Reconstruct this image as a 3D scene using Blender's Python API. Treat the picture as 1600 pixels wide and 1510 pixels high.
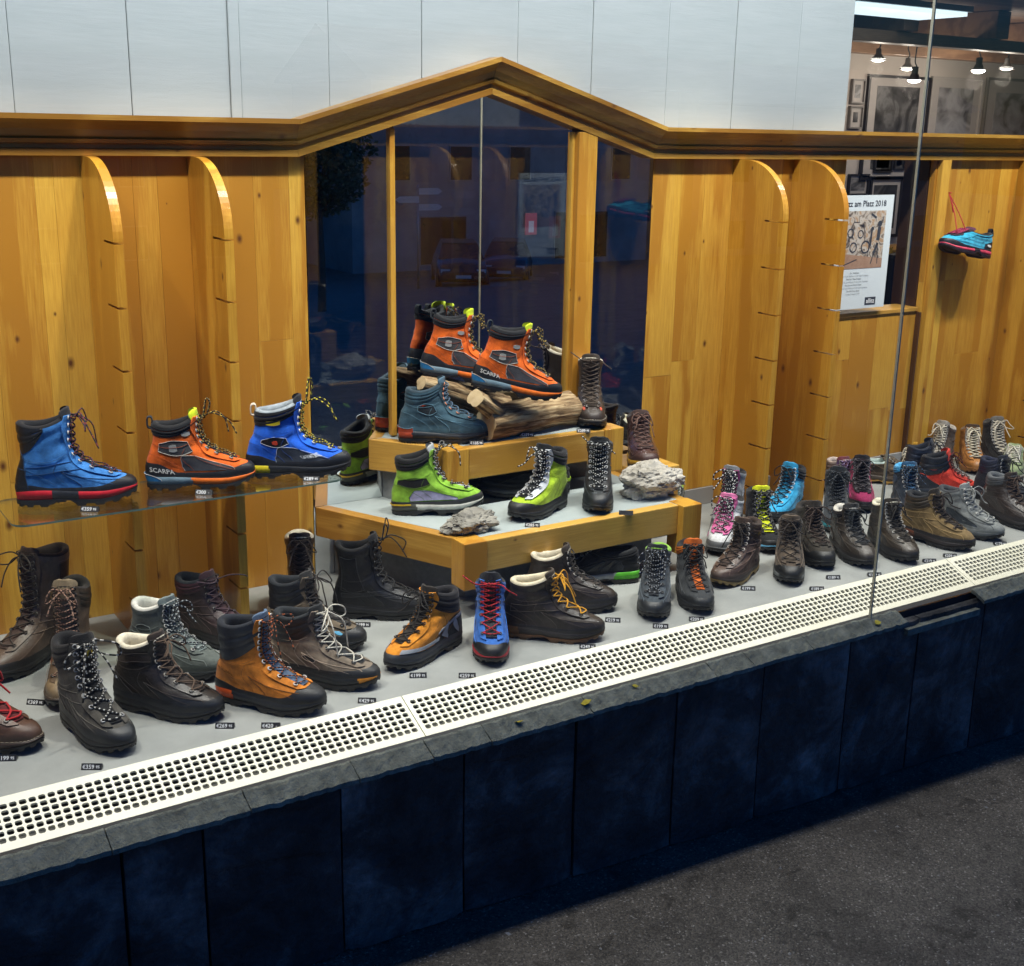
import bpy, bmesh, math, random
import numpy as np
from mathutils import Vector, Matrix, noise

for o in list(bpy.data.objects):
    bpy.data.objects.remove(o, do_unlink=True)
SC = bpy.context.scene
COL = SC.collection
R = math.radians

# ------------------------------------------------------------ camera, dusk sky, lights, exposure
PITCH, YAW, ROLL = 0.2785, 0.5748, 0.0189
cam = bpy.data.cameras.new('camera')
cam.sensor_width = 36.0
cam.lens = 36.0 * 1925.0 / 1600.0
cam.clip_start = 0.05
cam.clip_end = 400.0
camo = bpy.data.objects.new('camera', cam)
COL.objects.link(camo)
_fw = Vector((math.sin(YAW) * math.cos(PITCH), math.cos(YAW) * math.cos(PITCH), -math.sin(PITCH)))
_r = Vector((math.cos(YAW), -math.sin(YAW), 0))
_u = _r.cross(_fw)
_r2 = _r * math.cos(ROLL) + _u * math.sin(ROLL)
_u2 = -_r * math.sin(ROLL) + _u * math.cos(ROLL)
camo.matrix_world = Matrix(((_r2.x, _u2.x, -_fw.x, 0), (_r2.y, _u2.y, -_fw.y, 0), (_r2.z, _u2.z, -_fw.z, 1.33), (0, 0, 0, 1)))
SC.camera = camo

world = bpy.data.worlds.new('World')
SC.world = world
world.use_nodes = True
wn = world.node_tree
sky = wn.nodes.new('ShaderNodeTexSky')
sky.sky_type = 'NISHITA'
sky.sun_disc = False
sky.sun_elevation = R(1.5)
sky.sun_rotation = R(0)
sky.ozone_density = 6.0
sky.dust_density = 0.3
wn.links.new(sky.outputs[0], wn.nodes['Background'].inputs[0])
wn.nodes['Background'].inputs[1].default_value = 0.08

SC.view_settings.view_transform = 'Standard'
SC.view_settings.look = 'None'
SC.view_settings.exposure = 2.5
SC.view_settings.gamma = 1.0
SC.view_settings.use_curve_mapping = False
SC.cycles.max_bounces = 9
SC.cycles.diffuse_bounces = 3
SC.cycles.glossy_bounces = 5
SC.cycles.transparent_max_bounces = 14
SC.cycles.caustics_reflective = False
SC.cycles.caustics_refractive = False
SC.cycles.sample_clamp_indirect = 4.0

def area_light(name, loc, rot, sx, sy, power, color):
    l = bpy.data.lights.new(name, 'AREA')
    l.shape = 'RECTANGLE'; l.size = sx; l.size_y = sy; l.energy = power; l.color = color
    o = bpy.data.objects.new(name, l); COL.objects.link(o)
    o.location = loc; o.rotation_euler = rot
    return o
def spot_light(name, loc, target, power, color, angle=68, blend=.8, rad=.035):
    l = bpy.data.lights.new(name, 'SPOT')
    l.energy = power; l.color = color; l.spot_size = R(angle); l.spot_blend = blend; l.shadow_soft_size = rad
    o = bpy.data.objects.new(name, l); COL.objects.link(o)
    o.location = loc
    o.rotation_euler = (Vector(target) - Vector(loc)).to_track_quat('-Z', 'Y').to_euler()
    return o

WARM = (1.0, 0.93, 0.79)
COOL = (0.95, 0.98, 1.0)
# fluorescent batten over the window display (its housing is modelled below)
area_light('batten_light', (2.2, 2.56, 2.395), (0, 0, 0), 5.0, .10, 17, COOL)
LAMPS = [(0.15, (0.5, 2.95, .2)), (1.05, (1.1, 2.9, .2)), (1.95, (2.0, 3.0, .3)), (2.85, (2.8, 2.95, .2)), (3.75, (3.7, 2.95, .2)), (4.7, (4.4, 3.1, .3))]
for lx, tg in LAMPS:
    spot_light('spot_lamp_light', (lx, 2.62, 2.30), tg, 15, WARM)

# ------------------------------------------------------------ helpers
def lin(h):
    h = h.lstrip('#')
    v = [int(h[i:i + 2], 16) / 255 for i in (0, 2, 4)]
    return tuple(c / 12.92 if c <= .04045 else ((c + .055) / 1.055) ** 2.4 for c in v) + (1,)

def meta(o, label=None, cat=None, group=None, kind=None):
    if label: o['label'] = label
    if cat: o['category'] = cat
    if group: o['group'] = group
    if kind: o['kind'] = kind
    return o

def empty(name, loc=(0, 0, 0), rz=0.0, label=None, cat=None, group=None):
    o = bpy.data.objects.new(name, None); COL.objects.link(o)
    o.empty_display_size = .05
    o.location = loc; o.rotation_euler = (0, 0, rz)
    return meta(o, label, cat, group)

class MB:
    """collects vertices and faces; build() links them as one mesh object"""
    def __init__(s): s.v = []; s.f = []; s.m = []; s.sm = []
    def add(s, verts, faces, mi=0, smooth=False):
        b = len(s.v)
        s.v.extend([tuple(map(float, p)) for p in verts])
        for f in faces:
            s.f.append(tuple(b + int(i) for i in f)); s.m.append(mi); s.sm.append(smooth)
    def box(s, x0, x1, y0, y1, z0, z1, mi=0):
        s.add([(x0, y0, z0), (x1, y0, z0), (x1, y1, z0), (x0, y1, z0), (x0, y0, z1), (x1, y0, z1), (x1, y1, z1), (x0, y1, z1)],
              [(3, 2, 1, 0), (4, 5, 6, 7), (0, 1, 5, 4), (1, 2, 6, 5), (2, 3, 7, 6), (3, 0, 4, 7)], mi)
    def prism(s, poly, fn0, fn1, mi=0):
        n = len(poly)
        a = [fn0(p) for p in poly]; b = [fn1(p) for p in poly]
        s.add(a + b, [tuple(range(n - 1, -1, -1)), tuple(range(n, 2 * n))] + [(i, (i + 1) % n, n + (i + 1) % n, n + i) for i in range(n)], mi)
    def grid(s, P, mi=0, closed=False, smooth=True, flip=False):
        """P: array rows x cols x 3"""
        P = np.asarray(P); r, c = P.shape[:2]
        F = []
        for i in range(r - 1):
            for j in range(c if closed else c - 1):
                k = (j + 1) % c
                q = (i * c + j, i * c + k, (i + 1) * c + k, (i + 1) * c + j)
                F.append(q[::-1] if flip else q)
        s.add(P.reshape(-1, 3), F, mi, smooth)
    def tube(s, pts, rad, seg=6, mi=0, stripes=None, caps=True):
        pts = np.asarray(pts, float); n = len(pts)
        t = np.gradient(pts, axis=0); t /= np.linalg.norm(t, axis=1)[:, None] + 1e-12
        up = np.array([0, 0, 1.]) if abs(t[0, 2]) < .9 else np.array([1., 0, 0])
        rings = []
        for i in range(n):
            a = up - t[i] * (up @ t[i]); a /= np.linalg.norm(a) + 1e-12
            b = np.cross(t[i], a); up = a
            rr = rad[i] if hasattr(rad, '__len__') else rad
            th = np.arange(seg) * 2 * math.pi / seg
            rings.append(pts[i] + rr * (np.cos(th)[:, None] * a + np.sin(th)[:, None] * b))
        rings = np.array(rings)
        base = len(s.v)
        s.v.extend([tuple(map(float, p)) for p in rings.reshape(-1, 3)])
        for i in range(n - 1):
            m = mi if stripes is None else stripes[i % len(stripes)]
            for j in range(seg):
                k = (j + 1) % seg
                s.f.append((base + i * seg + j, base + i * seg + k, base + (i + 1) * seg + k, base + (i + 1) * seg + j)); s.m.append(m); s.sm.append(True)
        if caps:
            s.f.append(tuple(base + j for j in range(seg - 1, -1, -1))); s.m.append(mi); s.sm.append(False)
            s.f.append(tuple(base + (n - 1) * seg + j for j in range(seg))); s.m.append(mi); s.sm.append(False)
    def mesh(s, name, mats):
        me = bpy.data.meshes.new(name)
        me.from_pydata(s.v, [], s.f)
        for m in (mats if isinstance(mats, (list, tuple)) else [mats]): me.materials.append(m)
        me.polygons.foreach_set('material_index', s.m)
        me.polygons.foreach_set('use_smooth', s.sm)
        me.update()
        return me
    def build(s, name, mats, parent=None, loc=None, bevel=0.0, recalc=False):
        me = s.mesh(name, mats)
        if bevel or recalc:
            bm = bmesh.new(); bm.from_mesh(me)
            if recalc: bmesh.ops.recalc_face_normals(bm, faces=bm.faces)
            if bevel: bmesh.ops.bevel(bm, geom=list(bm.edges), offset=bevel, segments=2, affect='EDGES', profile=.6, clamp_overlap=True)
            bm.to_mesh(me); bm.free()
        o = bpy.data.objects.new(name, me); COL.objects.link(o)
        if parent is not None: o.parent = parent
        if loc is not None: o.location = loc
        return o

def boxo(name, mat, parent, x0, x1, y0, y1, z0, z1, bevel=0.0):
    """a bevelled box as its own object, origin at its centre"""
    c = ((x0 + x1) / 2, (y0 + y1) / 2, (z0 + z1) / 2)
    m = MB(); m.box(x0 - c[0], x1 - c[0], y0 - c[1], y1 - c[1], z0 - c[2], z1 - c[2])
    return m.build(name, mat, parent, c, bevel)

def spline(P, n):
    """Catmull-Rom through P, n samples per span"""
    P = np.asarray(P, float)
    Q = np.vstack([2 * P[0] - P[1], P, 2 * P[-1] - P[-2]])
    out = []
    for i in range(1, len(Q) - 2):
        p0, p1, p2, p3 = Q[i - 1], Q[i], Q[i + 1], Q[i + 2]
        for t in np.arange(n) / n:
            out.append(.5 * (2 * p1 + (p2 - p0) * t + (2 * p0 - 5 * p1 + 4 * p2 - p3) * t * t + (3 * p1 - p0 - 3 * p2 + p3) * t ** 3))
    out.append(P[-1])
    return np.array(out)

def pchip(xs, ys):
    xs = np.asarray(xs, float); ys = np.asarray(ys, float)
    h = np.diff(xs); d = np.diff(ys) / h
    m = np.zeros_like(xs); m[0] = d[0]; m[-1] = d[-1]
    for i in range(1, len(xs) - 1):
        m[i] = 0 if d[i - 1] * d[i] <= 0 else 2 * d[i - 1] * d[i] / (d[i - 1] + d[i])
    def f(x):
        x = np.clip(np.asarray(x, float), xs[0], xs[-1])
        i = np.clip(np.searchsorted(xs, x) - 1, 0, len(h) - 1)
        t = (x - xs[i]) / h[i]
        return (ys[i] * (1 + 2 * t) * (1 - t) ** 2 + m[i] * h[i] * t * (1 - t) ** 2 + ys[i + 1] * t * t * (3 - 2 * t) + m[i + 1] * h[i] * t * t * (t - 1))
    return f

# ------------------------------------------------------------ materials
MATS = {}
def newmat(name):
    m = bpy.data.materials.new(name); m.use_nodes = True
    nt = m.node_tree; b = nt.nodes['Principled BSDF']
    return m, nt, b
def N(nt, t, **kw):
    n = nt.nodes.new(t)
    for k, v in kw.items():
        if k.startswith('i_'):
            n.inputs[int(k[2:]) if k[2:].isdigit() else k[2:]].default_value = v
        else: setattr(n, k, v)
    return n
def ramp(nt, pts, interp='LINEAR'):
    r = nt.nodes.new('ShaderNodeValToRGB'); cr = r.color_ramp; cr.interpolation = interp
    while len(cr.elements) < len(pts): cr.elements.new(.5)
    for e, (p, c) in zip(cr.elements, pts): e.position = p; e.color = c
    return r
def bump(nt, b, src, strength=.3, dist=.002):
    bp = N(nt, 'ShaderNodeBump'); bp.inputs['Strength'].default_value = strength; bp.inputs['Distance'].default_value = dist
    nt.links.new(src, bp.inputs['Height']); nt.links.new(bp.outputs[0], b.inputs['Normal'])

def surf(color, kind='leather'):
    """shoe and small-thing material: kind leather / suede / rubber / fabric / metal / lace / gloss"""
    key = (color, kind)
    if key in MATS: return MATS[key]
    m, nt, b = newmat(kind + '_' + color.strip('#'))
    c = lin(color)
    tc = N(nt, 'ShaderNodeTexCoord')
    nz = N(nt, 'ShaderNodeTexNoise'); nt.links.new(tc.outputs['Object'], nz.inputs['Vector'])
    P = dict(leather=(420, .38, .45, .0014, .34), suede=(900, .8, .5, .0012, .38), rubber=(260, .48, .3, .0008, .28), fabric=(700, .8, .5, .0010, .34),
             metal=(300, .28, .05, .0003, .1), lace=(900, .75, .6, .0006, .25), gloss=(80, .25, .05, .0005, .06))[kind]
    nz.inputs['Scale'].default_value = P[0]; nz.inputs['Detail'].default_value = 4
    n2 = N(nt, 'ShaderNodeTexNoise'); nt.links.new(tc.outputs['Object'], n2.inputs['Vector']); n2.inputs['Scale'].default_value = 34; n2.inputs['Detail'].default_value = 8; n2.inputs['Roughness'].default_value = .65
    lo = tuple(x * (1 - P[4]) for x in c[:3]) + (1,); hi = tuple(min(1, x * (1 + P[4]) + .003) for x in c[:3]) + (1,)
    rp = ramp(nt, [(.32, lo), (.7, hi)])
    nt.links.new(n2.outputs[0], rp.inputs[0]); nt.links.new(rp.outputs[0], b.inputs['Base Color'])
    mr = N(nt, 'ShaderNodeMapRange'); mr.inputs[3].default_value = P[1] - .1; mr.inputs[4].default_value = min(1, P[1] + .14)
    nt.links.new(n2.outputs[0], mr.inputs[0]); nt.links.new(mr.outputs[0], b.inputs['Roughness'])
    if kind == 'metal': b.inputs['Metallic'].default_value = 1
    if kind in ('suede', 'fabric', 'lace'): b.inputs['Specular IOR Level'].default_value = .25; b.inputs['Sheen Weight'].default_value = .12
    if kind == 'fabric':
        vo = N(nt, 'ShaderNodeTexVoronoi'); vo.inputs['Scale'].default_value = 520; nt.links.new(tc.outputs['Object'], vo.inputs['Vector'])
        bump(nt, b, vo.outputs[0], .5, .0008)
    else:
        n3 = N(nt, 'ShaderNodeTexNoise'); nt.links.new(tc.outputs['Object'], n3.inputs['Vector']); n3.inputs['Scale'].default_value = 70; n3.inputs['Detail'].default_value = 3; n3.inputs['Distortion'].default_value = 1.2
        ma = N(nt, 'ShaderNodeMath', operation='MULTIPLY_ADD'); ma.inputs[1].default_value = 1.6 if kind in ('leather', 'suede') else .5
        nt.links.new(n3.outputs[0], ma.inputs[0]); nt.links.new(nz.outputs[0], ma.inputs[2])
        bump(nt, b, ma.outputs[0], P[2], P[3])
    MATS[key] = m
    return m

def wood(name, axis, light, dark, knots=1.0, rough=.33, scale=1.0, across=0):
    """varnished softwood, grain along local axis (0 x, 1 y, 2 z); every board differs through Object Info random"""
    if name in MATS: return MATS[name]
    m, nt, b = newmat(name); L = nt.links.new
    tc = N(nt, 'ShaderNodeTexCoord'); oi = N(nt, 'ShaderNodeObjectInfo')
    mul = N(nt, 'ShaderNodeMath', operation='MULTIPLY'); mul.inputs[1].default_value = 37.0; L(oi.outputs['Random'], mul.inputs[0])
    cx = N(nt, 'ShaderNodeCombineXYZ'); L(mul.outputs[0], cx.inputs[0]); L(mul.outputs[0], cx.inputs[1]); L(mul.outputs[0], cx.inputs[2])
    ad = N(nt, 'ShaderNodeVectorMath', operation='ADD'); L(tc.outputs['Object'], ad.inputs[0]); L(cx.outputs[0], ad.inputs[1])
    s = [1.0 * scale] * 3; s[axis] = .055 * scale
    mp = N(nt, 'ShaderNodeMapping'); mp.inputs['Scale'].default_value = s; L(ad.outputs[0], mp.inputs['Vector'])
    # knots
    sx = N(nt, 'ShaderNodeSeparateXYZ'); L(ad.outputs[0], sx.inputs[0])
    lg_ = N(nt, 'ShaderNodeMath', operation='MULTIPLY'); lg_.inputs[1].default_value = .62; L(sx.outputs[axis], lg_.inputs[0])
    mp2 = N(nt, 'ShaderNodeCombineXYZ'); L(sx.outputs[across], mp2.inputs[0]); L(lg_.outputs[0], mp2.inputs[1])
    vo = N(nt, 'ShaderNodeTexVoronoi', voronoi_dimensions='2D'); vo.inputs['Scale'].default_value = 7.2; L(mp2.outputs[0], vo.inputs['Vector'])
    sep = N(nt, 'ShaderNodeSeparateColor'); L(vo.outputs['Color'], sep.inputs[0])
    kr = N(nt, 'ShaderNodeMapRange'); kr.inputs[1].default_value = .05; kr.inputs[2].default_value = .0; kr.inputs[3].default_value = 0; kr.inputs[4].default_value = 1
    ks = N(nt, 'ShaderNodeMath', operation='MULTIPLY_ADD'); ks.inputs[1].default_value = .16; ks.inputs[2].default_value = -.065
    kc = N(nt, 'ShaderNodeMath', operation='MAXIMUM'); kc.inputs[1].default_value = .0005
    L(sep.outputs[0], ks.inputs[0]); L(ks.outputs[0], kc.inputs[0]); L(kc.outputs[0], kr.inputs[1]); L(vo.outputs['Distance'], kr.inputs[0])
    halo = N(nt, 'ShaderNodeMapRange'); halo.inputs[1].default_value = .35; halo.inputs[2].default_value = 0; halo.inputs[3].default_value = 0; halo.inputs[4].default_value = 1; L(vo.outputs['Distance'], halo.inputs[0])
    # rings bend round the knots
    bend = N(nt, 'ShaderNodeMath', operation='MULTIPLY'); bend.inputs[1].default_value = .035; L(halo.outputs[0], bend.inputs[0])
    n0 = N(nt, 'ShaderNodeTexNoise'); n0.inputs['Scale'].default_value = 5.0; n0.inputs['Detail'].default_value = 3; L(mp.outputs[0], n0.inputs['Vector'])
    sm = N(nt, 'ShaderNodeMath', operation='ADD'); L(n0.outputs[0], sm.inputs[0]); L(bend.outputs[0], sm.inputs[1])
    fr = N(nt, 'ShaderNodeMath', operation='MULTIPLY'); fr.inputs[1].default_value = 26.0; L(sm.outputs[0], fr.inputs[0])
    sn = N(nt, 'ShaderNodeMath', operation='SINE'); L(fr.outputs[0], sn.inputs[0])
    ab = N(nt, 'ShaderNodeMapRange'); ab.inputs[1].default_value = -1; ab.inputs[2].default_value = 1; L(sn.outputs[0], ab.inputs[0])
    pw = N(nt, 'ShaderNodeMath', operation='POWER'); pw.inputs[1].default_value = 2.6; L(ab.outputs[0], pw.inputs[0])
    n1 = N(nt, 'ShaderNodeTexNoise'); n1.inputs['Scale'].default_value = 240; n1.inputs['Detail'].default_value = 5; L(mp.outputs[0], n1.inputs['Vector'])
    n3 = N(nt, 'ShaderNodeTexNoise'); n3.inputs['Scale'].default_value = 2.2; n3.inputs['Detail'].default_value = 4; L(ad.outputs[0], n3.inputs['Vector'])
    g = N(nt, 'ShaderNodeMath', operation='MULTIPLY_ADD'); g.inputs[1].default_value = .42; L(pw.outputs[0], g.inputs[0]); 
    g2 = N(nt, 'ShaderNodeMath', operation='MULTIPLY'); g2.inputs[1].default_value = .62; L(n1.outputs[0], g2.inputs[0]); L(g2.outputs[0], g.inputs[2])
    g3 = N(nt, 'ShaderNodeMath', operation='MULTIPLY_ADD'); g3.inputs[1].default_value = .55; L(n3.outputs[0], g3.inputs[0]); L(g.outputs[0], g3.inputs[2])
    g4 = N(nt, 'ShaderNodeMath', operation='MULTIPLY_ADD'); g4.inputs[1].default_value = .34; L(oi.outputs['Random'], g4.inputs[0]); L(g3.outputs[0], g4.inputs[2])
    rp = ramp(nt, [(.48, light + (1,)), (1.0, dark + (1,))]); L(g4.outputs[0], rp.inputs[0])
    mx = N(nt, 'ShaderNodeMix', data_type='RGBA'); L(rp.outputs[0], mx.inputs[6]); mx.inputs[7].default_value = (.13, .045, .012, 1)
    kf = N(nt, 'ShaderNodeMath', operation='MULTIPLY'); kf.inputs[1].default_value = 1.25 * knots; kf.use_clamp = True; L(kr.outputs[0], kf.inputs[0]); L(kf.outputs[0], mx.inputs[0])
    L(mx.outputs[2], b.inputs['Base Color'])
    rr = N(nt, 'ShaderNodeMapRange'); rr.inputs[3].default_value = rough - .06; rr.inputs[4].default_value = rough + .16; L(n3.outputs[0], rr.inputs[0]); L(rr.outputs[0], b.inputs['Roughness'])
    b.inputs['Coat Weight'].default_value = .25; b.inputs['Coat Roughness'].default_value = .16
    bump(nt, b, n1.outputs[0], .16, .0012)
    MATS[name] = m
    return m

PL, PD = (.74, .435, .064), (.46, .205, .022)
W_Z = wood('pine_upright', 2, PL, PD)
W_X = wood('pine_along', 0, (.70, .42, .088), (.43, .215, .034), .8, across=2)
W_Y = wood('pine_fin', 2, (.70, .39, .050), (.43, .19, .016), 1.0, across=1)
W_CORN = wood('pine_cornice', 0, (.56, .32, .058), (.31, .14, .018), .8, .38, across=2)
W_DARK = wood('dark_jamb', 2, (.10, .045, .018), (.045, .02, .009), .3, .4)
W_BEAM = wood('stained_beam', 0, (.30, .17, .09), (.16, .08, .04), .4, .6)

def plain(name, c1, c2, scale, rough, bstr=.2, bdist=.002, detail=6, spec=.5, metallic=0.0, stretch=(1, 1, 1), r2=None):
    if name in MATS: return MATS[name]
    m, nt, b = newmat(name); L = nt.links.new
    tc = N(nt, 'ShaderNodeTexCoord'); mp = N(nt, 'ShaderNodeMapping'); mp.inputs['Scale'].default_value = stretch
    L(tc.outputs['Object'], mp.inputs['Vector'])
    nz = N(nt, 'ShaderNodeTexNoise'); nz.inputs['Scale'].default_value = scale; nz.inputs['Detail'].default_value = detail; nz.inputs['Roughness'].default_value = .62
    L(mp.outputs[0], nz.inputs['Vector'])
    rp = ramp(nt, [(.3, tuple(c1) + (1,)), (.72, tuple(c2) + (1,))]); L(nz.outputs[0], rp.inputs[0]); L(rp.outputs[0], b.inputs['Base Color'])
    mr = N(nt, 'ShaderNodeMapRange'); mr.inputs[3].default_value = rough; mr.inputs[4].default_value = rough + .15 if r2 is None else r2
    L(nz.outputs[0], mr.inputs[0]); L(mr.outputs[0], b.inputs['Roughness'])
    b.inputs['Specular IOR Level'].default_value = spec; b.inputs['Metallic'].default_value = metallic
    n2 = N(nt, 'ShaderNodeTexNoise'); n2.inputs['Scale'].default_value = scale * 7; n2.inputs['Detail'].default_value = 5; L(mp.outputs[0], n2.inputs['Vector'])
    bump(nt, b, n2.outputs[0], bstr, bdist)
    MATS[name] = m
    return m

def emitter(name, color, strength):
    m, nt, b = newmat(name)
    b.inputs['Base Color'].default_value = color + (1,); b.inputs['Emission Color'].default_value = color + (1,); b.inputs['Emission Strength'].default_value = strength
    return m

M_FLOOR = plain('display_floor_lino', (.22, .235, .228), (.35, .365, .352), 4.2, .42, .25, .001, detail=12, r2=.68)
M_PLINTH = plain('grey_felt', (.17, .185, .19), (.25, .265, .265), 60, .9, .5, .002)
M_TIERTOP = plain('tier_lino', (.31, .36, .36), (.40, .45, .445), 7, .45, .1, .001)
M_WHITE = plain('white_painted_board', (.43, .47, .46), (.495, .53, .52), 7.0, .36, .22, .0022, stretch=(.3, 1, 2.6))
M_GRILLE = plain('cream_enamel', (.74, .72, .56), (.80, .78, .64), 8, .32, .05, .0005)
M_ALU = plain('grey_metal', (.25, .25, .25), (.34, .34, .33), 20, .35, .1, .001, metallic=.6)
M_BLACK = plain('black_profile', (.006, .007, .010), (.014, .015, .02), 20, .5, .1, .001)
M_TROUGH = plain('trough_grey', (.10, .10, .09), (.16, .155, .14), 12, .7, .2, .001)
M_SEAL = plain('silicone_seal', (.46, .42, .30), (.54, .50, .37), 30, .45, .1, .001)
M_PLASTER = plain('shop_plaster', (.52, .47, .43), (.58, .53, .49), 2, .8, .1, .002)
M_TAG = plain('tag_black', (.008, .008, .009), (.016, .016, .018), 40, .35, .1, .0005)
M_TAGTXT = plain('tag_white', (.72, .74, .75), (.82, .83, .84), 40, .5, .05, .0005)

def slate():
    m, nt, b = newmat('slate_slab'); L = nt.links.new
    tc = N(nt, 'ShaderNodeTexCoord'); oi = N(nt, 'ShaderNodeObjectInfo')
    ad = N(nt, 'ShaderNodeVectorMath', operation='ADD'); L(tc.outputs['Object'], ad.inputs[0])
    mu = N(nt, 'ShaderNodeMath', operation='MULTIPLY'); mu.inputs[1].default_value = 19; L(oi.outputs['Random'], mu.inputs[0]); L(mu.outputs[0], ad.inputs[1])
    nz = N(nt, 'ShaderNodeTexNoise'); nz.inputs['Scale'].default_value = 4.5; nz.inputs['Detail'].default_value = 14; nz.inputs['Roughness'].default_value = .70; nz.inputs['Distortion'].default_value = .35
    L(ad.outputs[0], nz.inputs['Vector'])
    rp = ramp(nt, [(.36, (.010, .011, .013, 1)), (.50, (.04, .042, .047, 1)), (.60, (.13, .132, .14, 1)), (.72, (.30, .305, .31, 1))]); L(nz.outputs[0], rp.inputs[0]); L(rp.outputs[0], b.inputs['Base Color'])
    mr = N(nt, 'ShaderNodeMapRange'); mr.inputs[1].default_value = .3; mr.inputs[2].default_value = .7; mr.inputs[3].default_value = .62; mr.inputs[4].default_value = .30; L(nz.outputs[0], mr.inputs[0]); L(mr.outputs[0], b.inputs['Roughness'])
    n2 = N(nt, 'ShaderNodeTexNoise'); n2.inputs['Scale'].default_value = 30; n2.inputs['Detail'].default_value = 12; n2.inputs['Roughness'].default_value = .7; L(ad.outputs[0], n2.inputs['Vector'])
    bump(nt, b, n2.outputs[0], 1.0, .016)
    return m
M_SLATE = slate()
M_LEDGE = plain('rough_ledge_stone', (.10, .11, .094), (.28, .30, .25), 34, .8, .9, .006, stretch=(1, .5, 1))
M_ROCK = plain('limestone', (.22, .20, .165), (.60, .57, .50), 11, .85, .9, .006)
M_ROCK2 = plain('grey_rock', (.15, .142, .12), (.34, .325, .28), 14, .85, .9, .005)

def asphalt():
    m, nt, b = newmat('asphalt'); L = nt.links.new
    tc = N(nt, 'ShaderNodeTexCoord')
    n1 = N(nt, 'ShaderNodeTexNoise'); n1.inputs['Scale'].default_value = 190; n1.inputs['Detail'].default_value = 4; L(tc.outputs['Object'], n1.inputs['Vector'])
    n2 = N(nt, 'ShaderNodeTexNoise'); n2.inputs['Scale'].default_value = 3; n2.inputs['Detail'].default_value = 6; L(tc.outputs['Object'], n2.inputs['Vector'])
    vo = N(nt, 'ShaderNodeTexVoronoi'); vo.inputs['Scale'].default_value = 230; L(tc.outputs['Object'], vo.inputs['Vector'])
    sp = N(nt, 'ShaderNodeSeparateColor'); L(vo.outputs['Color'], sp.inputs[0])
    st = ramp(nt, [(0, (.060, .054, .046, 1)), (.6, (.125, .112, .095, 1)), (.95, (.17, .154, .133, 1)), (.995, (.36, .34, .31, 1))]); L(sp.outputs[0], st.inputs[0])
    rp = ramp(nt, [(.32, (.50, .48, .46, 1)), (.5, (.95, .93, .9, 1)), (.68, (1.25, 1.22, 1.18, 1))]); n2.inputs['Roughness'].default_value = .72; L(n2.outputs[0], rp.inputs[0])
    mx = N(nt, 'ShaderNodeMix', data_type='RGBA', blend_type='MULTIPLY'); mx.inputs[0].default_value = 1; L(st.outputs[0], mx.inputs[6]); L(rp.outputs[0], mx.inputs[7])
    n5 = N(nt, 'ShaderNodeTexNoise'); n5.inputs['Scale'].default_value = 11; n5.inputs['Detail'].default_value = 3; n5.inputs['Distortion'].default_value = .8; L(tc.outputs['Object'], n5.inputs['Vector'])
    r5 = ramp(nt, [(.60, (1, 1, 1, 1)), (.68, (.55, .54, .52, 1))]); L(n5.outputs[0], r5.inputs[0])      # oil and gum stains
    m5 = N(nt, 'ShaderNodeMix', data_type='RGBA', blend_type='MULTIPLY'); m5.inputs[0].default_value = 1; L(mx.outputs[2], m5.inputs[6]); L(r5.outputs[0], m5.inputs[7])
    L(m5.outputs[2], b.inputs['Base Color']); b.inputs['Roughness'].default_value = .75
    ad = N(nt, 'ShaderNodeMath', operation='SUBTRACT'); L(n1.outputs[0], ad.inputs[0]); L(vo.outputs['Distance'], ad.inputs[1])
    bump(nt, b, ad.outputs[0], .8, .004)
    return m
M_ASPHALT = asphalt()

def thin_glass(name, tint, refl=1.0):
    m, nt, b = newmat(name); L = nt.links.new
    nt.nodes.remove(b)
    out = nt.nodes['Material Output']
    tr = N(nt, 'ShaderNodeBsdfTransparent'); tr.inputs[0].default_value = tint + (1,)
    gl = N(nt, 'ShaderNodeBsdfGlossy'); gl.inputs['Roughness'].default_value = 0.0; gl.inputs[0].default_value = (1, 1, 1, 1)
    fr = N(nt, 'ShaderNodeFresnel'); ge = N(nt, 'ShaderNodeNewGeometry')
    io = N(nt, 'ShaderNodeMapRange'); io.inputs[3].default_value = 1.5; io.inputs[4].default_value = 1 / 1.5   # same reflectance on the pane's far face
    L(ge.outputs['Backfacing'], io.inputs[0]); L(io.outputs[0], fr.inputs[0])
    mu = N(nt, 'ShaderNodeMath', operation='MULTIPLY'); mu.inputs[1].default_value = refl; L(fr.outputs[0], mu.inputs[0])
    mx = N(nt, 'ShaderNodeMixShader'); L(mu.outputs[0], mx.inputs[0]); L(tr.outputs[0], mx.inputs[1]); L(gl.outputs[0], mx.inputs[2])
    L(mx.outputs[0], out.inputs[0])
    return m
M_GLASS = thin_glass('window_glass', (.985, .99, .985))
M_SHELF = thin_glass('shelf_glass', (.90, .93, .89), 1.6)
def mirror_mat():
    m, nt, b = newmat('mirror_silver')
    b.inputs['Base Color'].default_value = (.80, .83, .84, 1); b.inputs['Metallic'].default_value = 1; b.inputs['Roughness'].default_value = 0.0
    return m
M_MIRROR = mirror_mat()
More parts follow.
